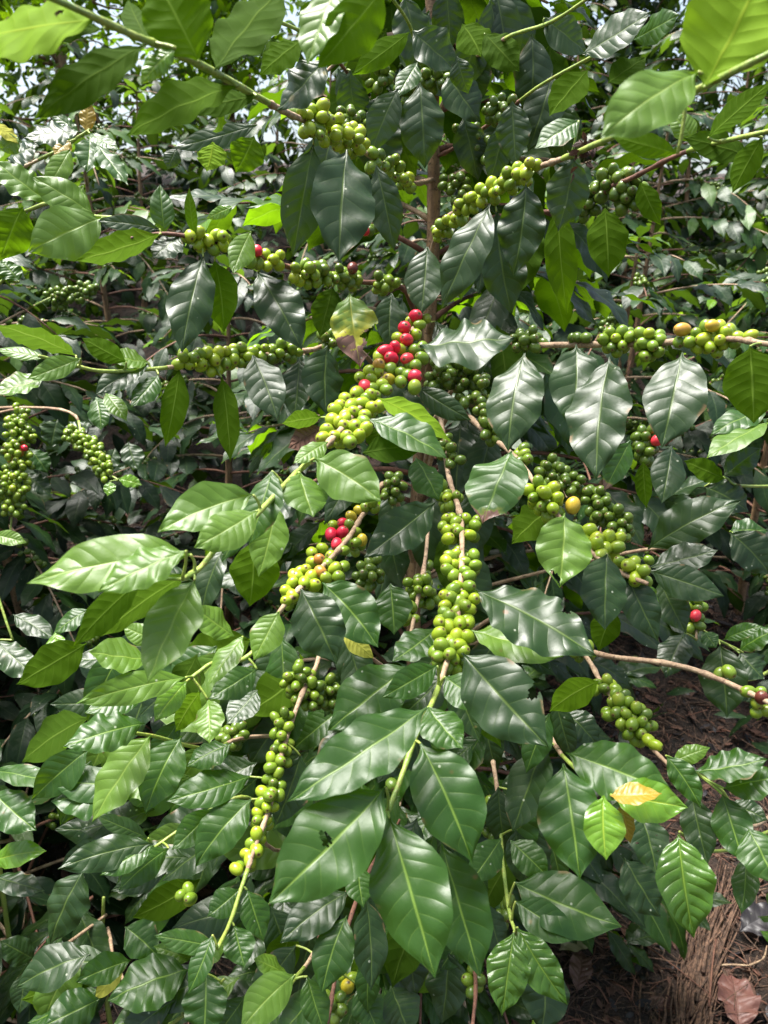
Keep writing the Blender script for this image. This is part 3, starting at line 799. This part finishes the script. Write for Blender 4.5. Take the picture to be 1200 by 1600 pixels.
HOLES = {(546, 458): [(.60, .0, .13), (.74, .10, .10)], (785, 985): [], (604, 1228): [(.50, .60, .036)], (882, 802): [(.93, .62, .075), (.86, .80, .05)], (822, 287): [(.55, .68, .012)], (722, 1020): [(.62, .08, .05)], (1000, 1268): [(.3, .7, .015), (.5, .8, .016), (.65, .35, .014), (.4, .3, .01)], (150, 30): [(.28, .75, .035)], (742, 922): [(.62, .02, .05)]}
for ln in LV.strip().splitlines():
    q = ln.split(); n = [float(k) for k in q[:6]]
    if q[6] == 'd' and q[7] == '0' and n[1] < 345 and n[3] > n[1]+50 and n[0] != 542: q[8] = '.015'
    hl = HOLES.get((int(n[0]), int(n[1])))
    M.leaf(*n, kind=q[6], u=int(q[7]), dd=float(q[8]), bow=rng.uniform(-.07, .07), hole=hl)

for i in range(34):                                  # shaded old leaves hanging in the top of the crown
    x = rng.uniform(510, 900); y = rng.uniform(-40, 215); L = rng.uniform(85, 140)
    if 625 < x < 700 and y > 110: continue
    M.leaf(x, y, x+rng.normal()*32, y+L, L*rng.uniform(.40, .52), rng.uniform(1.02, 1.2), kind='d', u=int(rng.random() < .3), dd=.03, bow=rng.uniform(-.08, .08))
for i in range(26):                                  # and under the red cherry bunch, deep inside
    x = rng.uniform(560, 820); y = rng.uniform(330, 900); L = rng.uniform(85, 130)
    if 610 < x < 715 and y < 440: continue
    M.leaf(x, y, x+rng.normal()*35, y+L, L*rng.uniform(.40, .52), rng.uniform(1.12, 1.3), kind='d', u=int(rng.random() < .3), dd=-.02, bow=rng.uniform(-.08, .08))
for i in range(150):                                 # second layer of leaves low on the near side
    left = i % 2
    x = rng.uniform(120, 470) if left else rng.uniform(420, 880); y = rng.uniform(985, 1570); L = rng.uniform(90, 135)
    if (x < 310 and 1375 < y < 1490) or (x > 760 and y > 1360): continue
    a = math.radians(rng.uniform(105, 185) if left else rng.uniform(55, 150))
    M.leaf(x, y, x+L*math.cos(a), y+L*math.sin(a), L*rng.uniform(.38, .50), rng.uniform(1.04, 1.12) if 330 < x < 640 and y < 1360 else (rng.uniform(.86, 1.05) if left else rng.uniform(.82, 1.0)), kind='ddmml'[rng.integers(5)] if left else 'ddmm'[rng.integers(4)], u=int(rng.random() < .12), bow=rng.uniform(-.1, .1))
B = M.berry
B([(482, 188, .83), (530, 212, .88), (560, 235, .93)], 36, 36, 'p')
B([(560, 195, .98), (535, 178, .98)], 24, 9, 'k')
B([(585, 248, .96), (612, 262, 1.0), (640, 292, 1.08)], 20, 14, 'g')
B([(590, 115, 1.05)], 30, 7, 'k'); B([(670, 115, 1.05), (690, 130, 1.05)], 36, 16, 'k'); B([(640, 150, 1.08)], 30, 10, 'k')
B([(790, 165, 1.0), (770, 185, 1.05)], 28, 13, 'k'); B([(725, 215, 1.12), (755, 235, 1.1)], 30, 13, 'k'); B([(705, 275, 1.15), (720, 300, 1.15)], 28, 12, 'k')
B([(685, 368, 1.05), (715, 335, .98), (745, 315, .94), (790, 288, .87), (835, 258, .81)], 22, 34, 'p')
B([(570, 362, 1.02), (590, 350, 1.05)], 10, 3, 'k', reds=[(570, 361, 'r')])
B([(302, 372, .85), (325, 378, .86), (345, 372, .86)], 22, 15, 'p')
B([(395, 400, .88), (430, 408, .90)], 22, 13, 'p', reds=[(402, 392, 'r')])
B([(470, 425, .92), (500, 428, .94)], 25, 14, 'g'); B([(530, 432, .96), (548, 436, .98)], 22, 11, 'g', reds=[(551, 419, 'x')]); B([(592, 440, 1.02), (608, 445, 1.05)], 22, 9, 'g')
B([(290, 562, .85), (340, 565, .88), (380, 556, .90)], 25, 34, 'p'); B([(400, 552, .92), (455, 548, .96)], 20, 16, 'g'); B([(510, 530, 1.02), (540, 535, 1.05)], 20, 10, 'k')
B([(600, 585, .9), (640, 550, .94)], 30, 16, 'g'); B([(570, 630, .84), (530, 675, .78)], 30, 16, 'p')
def FX(txt, dy, mm):
    for q in txt.split():
        x, y, *k = q.split(','); x = 312+float(x)*.3913; y = 390+float(y)*.3912
        d = float(np.interp(y, [a for a, _ in dy], [b for _, b in dy])); c = at(x, y, d+rng.uniform(-.004, .006)-(.008 if k and k[0] in 'ro' else 0))
        M.cherries.append((c, nrm(CAM-c+rng.normal(size=3)*np.array([.8, .5, .8])), mm/2000*rng.uniform(.92, 1.08)*(1.1 if k and k[0] == 'r' else 1), k[0] if k else ('p' if rng.random() < .6 else 'g')))
FX("""625,570,p 580,595,p 683,578,p 648,612,p 605,622,p 540,640,p 582,662,p 615,648,p 660,662,p 688,630,p 718,625,p 530,680,p 572,703,p 620,703,p 508,720,p 540,745,p 588,748,p 662,718,p 492,752,p 636,745,p 600,768,g 655,690,g 560,622,p
640,510,p 678,485,p 686,520,p 712,488,p 728,538,p 762,476,g 803,490,g 803,528,g 830,500,g 858,550,g 660,545,r 715,459,o 755,518,w 715,430,p 758,445,g 740,407,r 765,434,r 780,390,r 828,437,r 826,360,r 818,312,r 858,507,r 862,266,r 878,300,g 840,287,p 862,340,p 905,276,g 858,402,g 888,434,g 888,388,g 862,463,g 842,462,g 802,398,p 790,352,p 690,555,g 745,560,g""", [(495, .945), (590, .865), (640, .80), (690, .745)], 13.9)
FX("""525,1137,r 572,1092,r 570,1129,r 547,1176,r 534,1102,p 605,1066,w 648,1160,w 478,1236,o 482,1286,o 625,1128,g 625,1170,g 588,1172,g 578,1202,g 490,1192,p 448,1210,p 525,1222,p 512,1255,g 448,1247,p 425,1277,p 540,1275,p 445,1306,p 418,1330,p 392,1310,p 458,1342,p 370,1330,p 402,1288,p 375,1300,p 345,1362,p 370,1382,p 345,1404,p 505,1312,g 555,1312,g 576,1265,g 690,1010,g 660,1030,g 635,1040,w 700,1035,g""", [(800, .99), (850, .905), (890, .83), (945, .775)], 13.2)
FX("""985,1075 1023,1088 1062,1075 1100,1100,g 985,1120 1035,1125 1080,1140 992,1155 970,1105,g 1020,1110,g 1110,1080,g""", [(800, .905), (850, .86)], 13.2)
FX("""1020,1220 985,1245 1055,1247 1095,1220,g 1017,1262 1100,1262,g 1060,1285 1015,1302 990,1280,g 1075,1305,g 1000,1225,g""", [(850, .86), (900, .82)], 13.4)
FX("""1028,1345 1075,1345 978,1380 1005,1390 1052,1385 1098,1395 1035,1412 1080,1437 980,1422 1010,1360,g 1060,1420,g""", [(910, .81), (960, .775)], 13.4)
FX("""995,1465 958,1490 995,1505 1040,1490 1075,1490 955,1535 1025,1545 1070,1545 960,1580 995,1565 1040,1580""", [(960, .765), (1010, .735)], 13.4)

B([(700, 560, 1.1), (730, 590, 1.1), (745, 620, 1.08)], 40, 40, 'k', mm=14); B([(760, 640, 1.02), (765, 675, 1.0)], 24, 15, 'k'); B([(690, 570, 1.05), (680, 600, 1.08)], 28, 14, 'k')
B([(690, 690, 1.05), (705, 715, 1.0)], 24, 12, 'k'); B([(697, 770, .97), (705, 782, .95)], 25, 11, 'g'); B([(715, 825, .91), (722, 830, .9)], 30, 13, 'g')
B([(715, 880, .87), (722, 885, .87)], 28, 15, 'g'); B([(715, 935, .83), (722, 945, .82)], 28, 17, 'p'); B([(708, 975, .78), (712, 990, .77)], 32, 19, 'g'); B([(700, 1015, .74), (705, 1025, .74)], 32, 16, 'g', reds=[(706, 1008, 'o')][:0])
B([(668, 888, 1.05)], 16, 5, 'g'); B([(655, 915, 1.0), (665, 930, 1.0)], 27, 15, 'g'); B([(640, 960, .96)], 20, 7, 'g')
B([(610, 770, 1.05), (615, 750, 1.05)], 24, 9, 'k'); B([(585, 890, 1.0), (570, 905, 1.0)], 26, 13, 'k')
B([(555, 850, .95), (545, 830, .95)], 20, 8, 'g')
B([(515, 880, .89), (455, 930, .82)], 22, 20, 'g')
B([(835, 532, .96), (815, 535, .98)], 24, 11, 'k'); B([(890, 525, .92), (912, 528, .90)], 13, 7, 'k')
B([(955, 535, .88), (972, 530, .87)], 26, 12, 'g'); B([(1015, 530, .85), (1018, 545, .85)], 27, 12, 'g'); B([(1062, 535, .83)], 18, 6, 'g', reds=[(1066, 515, 'o')])
B([(1095, 530, .81), (1130, 530, .80)], 30, 24, 'p', reds=[(1113, 509, 'w')]); B([(1175, 520, .77)], 16, 5, 'p')
B([(1010, 685, .95), (1005, 705, .95)], 25, 15, 'k', reds=[(1027, 688, 'r')])
B([(820, 715, .93), (810, 705, .95)], 18, 7, 'g'); B([(845, 770, .88), (860, 785, .86)], 32, 20, 'p', mm=14.5, reds=[(895, 790, 'w')][:1])
B([(860, 735, 1.0), (890, 755, .99)], 28, 20, 'k'); B([(930, 775, .98), (935, 800, .97)], 26, 18, 'k'); B([(975, 825, .95), (965, 810, .95)], 24, 12, 'k')
B([(915, 840, .83), (935, 860, .81), (955, 850, .82)], 26, 26, 'p', mm=14.5); B([(980, 885, .78), (1000, 900, .77)], 24, 15, 'p'); B([(1012, 872, .86)], 14, 4, 'g')
B([(945, 290, .9), (975, 285, .88), (985, 305, .88)], 33, 24, 'k', mm=14); B([(918, 325, .93), (910, 305, .93)], 24, 12, 'k')
B([(920, 1015, .95), (900, 1022, .96)], 18, 9, 'g'); B([(940, 1070, .88), (955, 1075, .88)], 22, 10, 'g'); B([(965, 1105, .85), (990, 1125, .83), (1000, 1140, .83)], 32, 27, 'g'); B([(1020, 1160, .8)], 20, 7, 'p')
B([(1132, 1050, .85)], 16, 5, 'g', mm=14); B([(1180, 1085, .82), (1190, 1110, .82)], 20, 6, 'g', reds=[(1190, 1090, 'x')])
B([(1085, 945, .96), (1080, 975, .95)], 20, 11, 'g', reds=[(1087, 962, 'r')])
B([(465, 1060, 1.0), (480, 1085, 1.0)], 34, 26, 'g'); B([(510, 1075, 1.02), (515, 1095, 1.02)], 28, 18, 'k')
B([(442, 1125, .93), (440, 1180, .91)], 22, 24, 'g'); B([(430, 1195, .88), (430, 1235, .87)], 22, 18, 'g'); B([(418, 1245, .86), (408, 1295, .85)], 23, 28, 'p', mm=13.5); B([(400, 1310, .83), (385, 1350, .82)], 21, 24, 'p', mm=13.5); B([(372, 1360, .8)], 14, 6, 'p', mm=14)
B([(290, 1395, .85), (300, 1400, .85)], 18, 5, 'g'); B([(365, 1150, 1.0)], 26, 12, 'k')
B([(620, 1185, .72), (628, 1170, .72)], 26, 13, 'k'); B([(612, 1225, .68)], 18, 6, 'g')
B([(775, 1262, .9), (770, 1275, .9)], 24, 12, 'g'); B([(770, 1305, .9)], 18, 5, 'k'); B([(785, 1440, .86), (795, 1410, .86)], 16, 6, 'k')
B([(540, 1530, .86)], 20, 7, 'g', reds=[(543, 1541, 'w')]); B([(520, 1570, .83)], 26, 8, 'k'); B([(740, 1535, .88)], 24, 8, 'g'); B([(850, 1590, .86)], 24, 8, 'g'); B([(440, 1480, .95)], 24, 10, 'k')
# leaves and twigs on the far side of the crown, growing away from the camera
ifol = Mesh(); iw = Mesh()
for i, z in enumerate(np.linspace(.22, 2.02, 36)):
    for q in range(2):
        az = (-1)**q*rng.uniform(.35, 1.75); L = max(.22, .62-.22*z)*rng.uniform(.75, 1.1)
        lateral(ifol, iw, T(z), az, L, rng.uniform(.2, .6), rng.uniform(.3, .8), .135, ['d', 'd', 'd', 'm'], PROTO_HI, None, .25, .005, LM)
for i in range(46):                                  # low sprays between the front branches, below the cherries
    z = rng.uniform(.12, .72); az = math.pi+rng.uniform(-.55, 1.7)
    lateral(ifol, iw, T(z), az, rng.uniform(.22, .48)*(1 if z < .5 else .7), rng.uniform(.1, .4), rng.uniform(.3, .8), .13, ['d', 'd', 'm'], PROTO_HI, None, .3, .005, LM)
iw.build('side_twigs', M.root, M.base); tag(ifol.build('inner_foliage', M.root, M.base), kind='stuff')
# withered cherry cluster on the upper right bough
wm = Mesh(); wc = at(917, 238, .70)
for i in range(46):
    p = wc+np.array([rng.normal()*.005, rng.normal()*.005, -abs(rng.normal())*.010+.008]); put_leaf(wm, p, rng.normal(size=3), rng.normal(size=3), rng.uniform(.006, .012), LM['dead'], rng.random(), PROTO_LO)
wm.build('withered_flower', M.root, M.base)
M.finish()

# ------------------------------------------------------------------ neighbouring plants in front
def neighbour(name, label, base, trunk, branches, lv, berries=()):
    p = Plant(name, label, 'coffee bush' if 'bush' in name else 'coffee plant', base)
    p.trunk([base]+trunk, .0055, .0028, GSTEM if 'plant' in name else BARK)
    for b in branches: p.branch(b, .0038, .0018, green_from=.35)
    for ln in lv.strip().splitlines():
        q = ln.split(); n = [float(k) for k in q[:6]]; p.leaf(*n, kind=q[6], u=int(q[7]), dd=float(q[8]), bow=rng.uniform(-.07, .07))
    for b in berries: p.berry(*b[:4], **(b[4] if len(b) > 4 else {}))
    fo = Mesh(); sd = 1 if base[0] > 0 else -1; top = trunk[-1][2]; low = name == 'coffee_plant' and top < .5
    for z in np.linspace(base[2]+.12, top, 5 if low else int(8+top*5)):
        for q in range(1 if low else 2):
            tw = Mesh(); lateral(fo, tw, np.array([trunk[0][0], trunk[0][1], z]), sd*math.pi/2+rng.uniform(-1.25, 1.25), rng.uniform(.12, .34)*(.6 if low else 1), rng.uniform(.2, .6), rng.uniform(.2, .7), .12, ['d', 'm', 'm'] if sd > 0 else ['d'], PROTO_HI, None, .25, .0035, LM); tw.build('twig', p.root, p.base)
    tag(fo.build('side_foliage', p.root, p.base), kind='stuff')
    p.finish(); return p
def gp(x, y): return np.array([x, y, float(ground_h(x, y))-.02])
b0 = gp(-.80, 1.12); st = lambda b, z, dx=0, dy=0: np.array([b[0]+dx, b[1]+dy, z])
neighbour('coffee_bush', 'coffee bush at the upper left with broad pale leaves and bronze new tips', b0, [st(b0, .5), st(b0, 1.0, .03), st(b0, 1.45, .02), st(b0, 1.62, .06)],
  [[st(b0, 1.4, .02), (40, 330, .98), (150, 338, .90), (200, 340, .88)], [st(b0, 1.5, .02), (60, 250, 1.1), (125, 212, 1.1), (140, 202, 1.1)], [st(b0, 1.15, .03), (-20, 470, 1.0), (30, 440, 1.0)]], """
135 207 137 155 24 1.10 bz 0 0
110 220 84 242 24 1.08 bz 0 -.01
140 217 135 270 40 1.06 m 0 -.03
140 208 186 234 24 1.08 m 0 -.02
150 224 200 290 34 1.06 m 0 -.03
125 206 38 216 30 1.05 d 0 -.02
125 208 76 172 18 1.10 m 0 0
110 232 70 300 34 1.04 l 0 -.03
160 340 44 394 80 .86 l 0 -.04
148 336 50 276 50 .90 l 0 -.02
76 316 -10 250 46 .90 l 0 -.02
36 322 0 408 64 .84 m 1 0
130 290 100 345 44 .98 l 0 -.03
30 215 0 235 30 1.0 l 0 0
-10 190 30 225 20 1.0 yl 1 0
10 250 60 225 30 1.05 d 0 0
30 440 0 405 34 .98 m 0 0
190 345 245 380 26 .88 d 0 0
0 340 -40 400 60 .85 m 0 0
""")
b1 = gp(-.98, 1.62)
neighbour('coffee_bush', 'coffee bush at the left with two hanging strings of small cherries, one tinged red', b1, [st(b1, .6), st(b1, 1.0, .02), st(b1, 1.35, .04)],
  [[st(b1, 1.15, .03), (30, 640, 1.5), (28, 700, 1.46), (20, 790, 1.42), (16, 830, 1.4)], [st(b1, 1.2, .03), (95, 640, 1.5), (130, 690, 1.44), (165, 735, 1.4), (185, 750, 1.38)], [st(b1, 1.3, .03), (100, 455, 1.8), (150, 445, 1.75)]], """
172 752 168 775 18 1.37 y 0 -.01
185 748 222 758 20 1.37 y 0 -.01
90 655 80 700 38 1.62 d 0 -.02
100 690 140 660 30 1.62 d 0 0
45 700 75 740 30 1.6 m 0 0
40 740 80 775 30 1.6 d 0 0
200 690 215 735 34 1.6 d 0 -.02
180 700 165 740 26 1.6 d 0 -.02
""", [([(32, 650, 1.49), (30, 700, 1.45), (24, 740, 1.43), (18, 790, 1.41)], 27, 110, 'g', dict(mm=12, reds=[(38, 700, 'r'), (31, 707, 'o'), (16, 718, 'o')])), ([(110, 675, 1.46), (140, 700, 1.44), (165, 735, 1.4)], 21, 60, 'g', dict(mm=12)), ([(85, 468, 1.8), (140, 452, 1.76)], 20, 40, 'k', dict(mm=13))])
b2 = gp(.78, 1.05)
neighbour('coffee_plant', 'young coffee plant at the lower right edge, leaves hanging over the mulch', b2, [st(b2, .4), st(b2, .72, -.02), st(b2, .85, -.03)],
  [[st(b2, .78, -.02), (1180, 1290, .92), (1130, 1238, .82), (1085, 1206, .78), (1060, 1190, .76)], [st(b2, .72, -.02), (1200, 1300, .88), (1168, 1290, .8)], [st(b2, .6, -.01), (1120, 1330, .92), (1062, 1300, .76)]], """
1080 1238 1106 1352 50 .78 d 0 -.03
1060 1303 1084 1466 82 .68 gl 0 -.03
1128 1240 1162 1350 58 .76 m 0 -.03
1130 1232 1222 1214 54 .76 m 0 -.02
1168 1293 1212 1384 64 .74 m 0 -.03
1165 1338 1158 1428 38 .78 m 0 -.03
1140 1256 1200 1282 36 .82 d 0 -.02
1085 1206 1200 1186 46 .76 m 0 -.02
1050 1190 1110 1168 28 .78 l 0 0
975 1340 1032 1434 62 .84 d 0 -.02
1040 1180 1095 1262 40 .74 m 0 -.02
""")
b3 = gp(1.05, 1.45)
neighbour('coffee_plant', 'small coffee plant at the right edge above the long bare branch, over dark soil', b3, [st(b3, .6), st(b3, .95, -.02), st(b3, 1.2, -.03)],
  [[st(b3, .9, -.02), (1200, 1050, 1.0), (1160, 1020, .95), (1122, 1000, .93)], [st(b3, 1.15, -.03), (1230, 660, 1.08), (1200, 662, 1.05)], [st(b3, 1.1, -.03), (1190, 760, 1.1), (1130, 745, 1.05)], [st(b3, 1.0, -.02), (1200, 850, 1.15), (1140, 830, 1.15)]], """
1125 1006 1136 1122 68 .92 d 0 -.03
1155 1020 1194 1062 48 .92 d 0 -.02
1130 1000 1192 978 24 .93 m 0 -.02
1155 1016 1212 984 34 .94 m 0 -.02
1100 985 1120 1012 26 .93 m 0 -.01
1202 660 1104 716 44 1.04 l 0 -.03
1200 640 1110 680 40 1.06 m 0 -.02
1133 748 1068 720 34 1.04 m 1 -.01
1100 760 1170 800 56 1.06 d 0 -.02
1140 832 1205 900 58 1.1 d 0 -.02
1140 830 1200 830 36 1.12 m 0 0
1130 745 1190 700 40 1.05 d 0 0
""")
b4 = gp(-.52, 1.10)
neighbour('coffee_plant', 'low glossy coffee plant in the bottom left corner with one yellow leaf', b4, [st(b4, .25), st(b4, .42, .02)],
  [[st(b4, .38, .02), (60, 1512, 1.15), (110, 1512, 1.1), (150, 1505, 1.1)], [st(b4, .35, .02), (200, 1580, 1.05), (290, 1520, .95), (310, 1500, .92)], [st(b4, .3, .02), (230, 1600, 1.0), (320, 1560, .9), (350, 1530, .88)]], """
66 1508 150 1500 40 1.1 d 0 -.02
60 1512 92 1576 38 1.1 d 0 -.02
40 1515 30 1585 34 1.12 d 0 -.02
55 1500 0 1470 40 1.14 d 0 -.02
60 1505 98 1462 34 1.12 d 0 0
297 1514 168 1564 74 .92 m 0 -.03
205 1500 118 1535 44 .96 m 0 -.03
192 1508 146 1562 26 .97 yl 1 0
158 1560 62 1606 62 .95 m 0 -.03
282 1574 170 1608 54 .92 m 0 -.03
322 1520 318 1625 66 .88 m 0 -.03
195 1448 246 1494 54 .96 m 0 -.02
310 1500 362 1468 34 .92 l 0 -.01
300 1500 240 1478 30 .94 l 0 0
""")
b5 = gp(-.62, 1.00)
neighbour('coffee_plant', 'coffee plant at the left edge with long leaves reaching in above the moss', b5, [st(b5, .45), st(b5, .75, .02)],
  [[st(b5, .7, .02), (-60, 1230, .95), (-15, 1210, .93)], [st(b5, .6, .02), (-60, 1340, .95), (-15, 1342, .93)], [st(b5, .8, .02), (-40, 850, 1.05), (20, 1000, 1.0)]], """
-12 1203 102 1228 34 .93 m 0 -.03
-12 1236 57 1298 60 .92 m 0 -.03
-14 1346 73 1330 38 .92 y 0 -.02
-12 1368 70 1392 36 .94 d 0 -.03
-10 1000 60 1062 46 1.0 d 0 -.03
86 988 88 1036 30 1.0 y 0 -.02
140 952 82 992 28 1.05 m 0 -.02
20 960 85 1000 34 1.05 d 0 -.02
-10 835 42 848 24 1.0 l 0 0
""")

# ------------------------------------------------------------------ on the ground
def ray_ground(px, py):
    d = at(px, py, 1.0)-CAM; t = .6
    while t < 6:
        p = CAM+d*t
        if p[2] < float(ground_h(p[0], p[1])): break
        t += .004
    return np.array([p[0], p[1], float(ground_h(p[0], p[1]))])
LM['fall'] = leaf_mat('leaf_fallen_pink', (.10, .042, .034), (.19, .085, .066), (.24, .14, .11), (.25, .12, .1), (.12, .06, .04), .5, .05, bump=.9)
LM['tan'] = leaf_mat('leaf_fallen_olive', (.20, .19, .09), (.28, .25, .12), (.34, .32, .18), (.25, .22, .12), (.15, .13, .06), .55, .1)
LM['blk'] = leaf_mat('leaf_fallen_black', (.018, .016, .020), (.03, .026, .03), (.05, .045, .05), (.03, .03, .03), (.02, .02, .02), .45, .03)
lit = Mesh()
for i in range(14000):
    x = rng.uniform(.15, 1.7) if rng.random() < .75 else rng.uniform(-1.2, .1); y = rng.uniform(.8, 2.8)
    z = float(ground_h(x, y)); up = ZUP+rng.normal(size=3)*.45; p = np.array([x, y, z+rng.uniform(.0, .012)])
    if rng.random() < .42: put_leaf(lit, p, np.append(rng.normal(size=2), rng.normal()*.15), up, rng.uniform(.010, .045)*(1.6 if rng.random() < .12 else 1), LM[('dead', 'dead', 'blk')[rng.integers(3)]], rng.random(), PROTO_LO)
    else:
        a = rng.uniform(0, 6.28); L = rng.uniform(.02, .10) if rng.random() < .85 else rng.uniform(.1, .25); dv = np.array([math.cos(a), math.sin(a), rng.normal()*.12])*L
        q = smooth_path([p, p+dv*.5+rng.normal(size=3)*.006, p+dv], 3); tube(lit, q, rng.uniform(.0008, .003), .0007, (RTWIG, FIBRE, FIBRE2, FIBRE2, FIBRE2)[rng.integers(5)], 4)
tag(lit.build('leaf_litter'), 'dark brown leaf shards, bark chips and twigs littering the soil', 'litter', kind='stuff')
# shredded fibrous trunk piece: a bundle of strands
p0, p1, p2 = ray_ground(1075, 1625), ray_ground(1090, 1530), ray_ground(1125, 1395)
fb = Mesh(); ax = nrm(p2-p0); sd_ = nrm(np.cross(ax, ZUP))
for i in range(110):
    o = rng.normal()*.023; hgt = max(0, .015-abs(o)*.3)*rng.uniform(.2, 1.0)
    a = rng.uniform(-.15, .6); b = min(1.15, a+rng.uniform(.25, .8)); skew = rng.normal()*.022
    pts = []
    for t_ in np.linspace(a, b, 6):
        c = (1-t_)**2*p0+2*t_*(1-t_)*p1+t_*t_*p2; pts.append(c+sd_*(o*(1.25-.6*t_)+skew*(t_-a)*2+rng.normal()*.002)+ZUP*(hgt+.010+rng.normal()*.003))
    tube(fb, smooth_path(pts, 4), rng.uniform(.0012, .0055)*(1 if rng.random() < .6 else .5), rng.uniform(.0004, .002), (FIBRE, FIBRE, FIBRE2)[rng.integers(3)], 5, rnd=rng.random())
tag(fb.build('bark_strip'), 'long shredded strip of brown fibrous bark lying on the mulch', 'bark strip')
def fallen(name, px, py, ang, L, wid, kind, label, lift=.02, curl=.0, prof=1.0):
    c = ray_ground(px, py)+ZUP*lift; dv = np.array([math.cos(ang), math.sin(ang), 0])*L
    g = Mesh(); v, f, uv = leaf_geo(c-dv/2, c+ZUP*curl, c+dv/2+ZUP*.01, ZUP+np.array([0, -.35, 0]), wid, 22, 10, fold=.12, wave=.22, nw=4, cup=.05, prof=prof)
    g.add(v, f, uv, rng.random(), LM[kind]); return tag(g.build(name), label, 'fallen leaf')
fallen('fallen_leaf', 1146, 1580, 1.3, .13, .085, 'fall', 'pinkish brown dead leaf lying in the bottom right corner', .02, .03)
fallen('fallen_leaf', 1185, 1450, .4, .12, .07, 'blk', 'blackened dead leaf lying at the right edge of the mulch', .015, .02)
fallen('fallen_leaf', 902, 1492, .35, .10, .055, 'tan', 'dry olive torn leaf lying beside the bright green leaves', .03, .03)
fallen('fallen_leaf', 905, 1535, 1.2, .10, .05, 'dead', 'curled brown dead leaf lying under the olive torn leaf', .02, .04)
fallen('fallen_leaf', 235, 1425, .2, .10, .05, 'fall', 'reddish dead leaf on the soil at the lower left', .02, .02)
def twig(px0, py0, px1, py1, r, label, mat=TWIG, lift=.02):
    a, b = ray_ground(px0, py0)+ZUP*lift, ray_ground(px1, py1)+ZUP*lift
    g = Mesh(); tube(g, smooth_path([a, (a+b)/2+rng.normal(size=3)*.008, b], 5), r, r*.6, mat, 6, .2); tag(g.build('fallen_twig'), label, 'twig')
twig(1090, 1525, 1168, 1521, .0028, 'pale straight twig lying across the fibrous bark strip')
twig(1168, 1521, 1196, 1490, .0024, 'short pale twig slanting up beside the right edge')
twig(1105, 1590, 1116, 1485, .0026, 'reddish upright splinter standing right of the bark strip', RTWIG, .03)
twig(1000, 1500, 1030, 1452, .0026, 'thin tan stalk leaning over the seedling', TWIG, .03)
twig(132, 1478, 198, 1467, .0022, 'pale dry stalk lying beside the mossy mound')
twig(145, 1488, 196, 1483, .0018, 'second pale dry stalk, the lower one beside the mossy mound')
# seedling
sb = ray_ground(980, 1512); sr = thing('seedling', 'tiny green seedling with a few round leaves in the brown mulch', 'seedling', sb)
g = Mesh(); tube(g, smooth_path([sb, sb+ZUP*.03], 4), .0015, .001, GSTEM, 6); g.build('stem', sr, sb)
for i in range(6):
    a = i*1.05+.3; g = Mesh(); put_leaf(g, sb+ZUP*(.024+.004*(i % 2)), np.array([math.cos(a), math.sin(a), .25]), ZUP, rng.uniform(.030, .042), LM['y' if i % 3 else 'm'], rng.random(), PROTO_HI); g.build('leaf', sr, sb)
# moss mound
mo = ray_ground(128, 1455)
t = NT('moss'); tc = t.n('ShaderNodeTexCoord').outputs['Object']; pr = t.n('ShaderNodeBsdfPrincipled'); t.t.links.new(t.mix(t.ramp(t.noise(tc, 60.0, 4.0), .35, .65), (.018, .024, .006), (.060, .075, .012)), pr.inputs['Base Color']); pr.inputs['Roughness'].default_value = .95
bp = t.n('ShaderNodeBump'); bp.inputs['Distance'].default_value = .01; t.t.links.new(t.noise(tc, 220.0, 3.0), bp.inputs['Height']); t.t.links.new(bp.outputs[0], pr.inputs['Normal']); MOSS = t.out(pr.outputs[0])
g = Mesh(); V, Fc, UVc = ball(20, 28); rr = 1+.14*np.sin(V[:, 0]*7+1)*np.cos(V[:, 1]*6)+.05*np.sin(V[:, 0]*19)*np.sin(V[:, 1]*17+V[:, 2]*9)
g.add(mo+V*rr[:, None]*np.array([.085, .075, .022]), Fc, UVc, .5, MOSS); tag(g.build('moss_mound'), 'low mound of dull green moss on the dark soil at lower left', 'moss', kind='stuff')
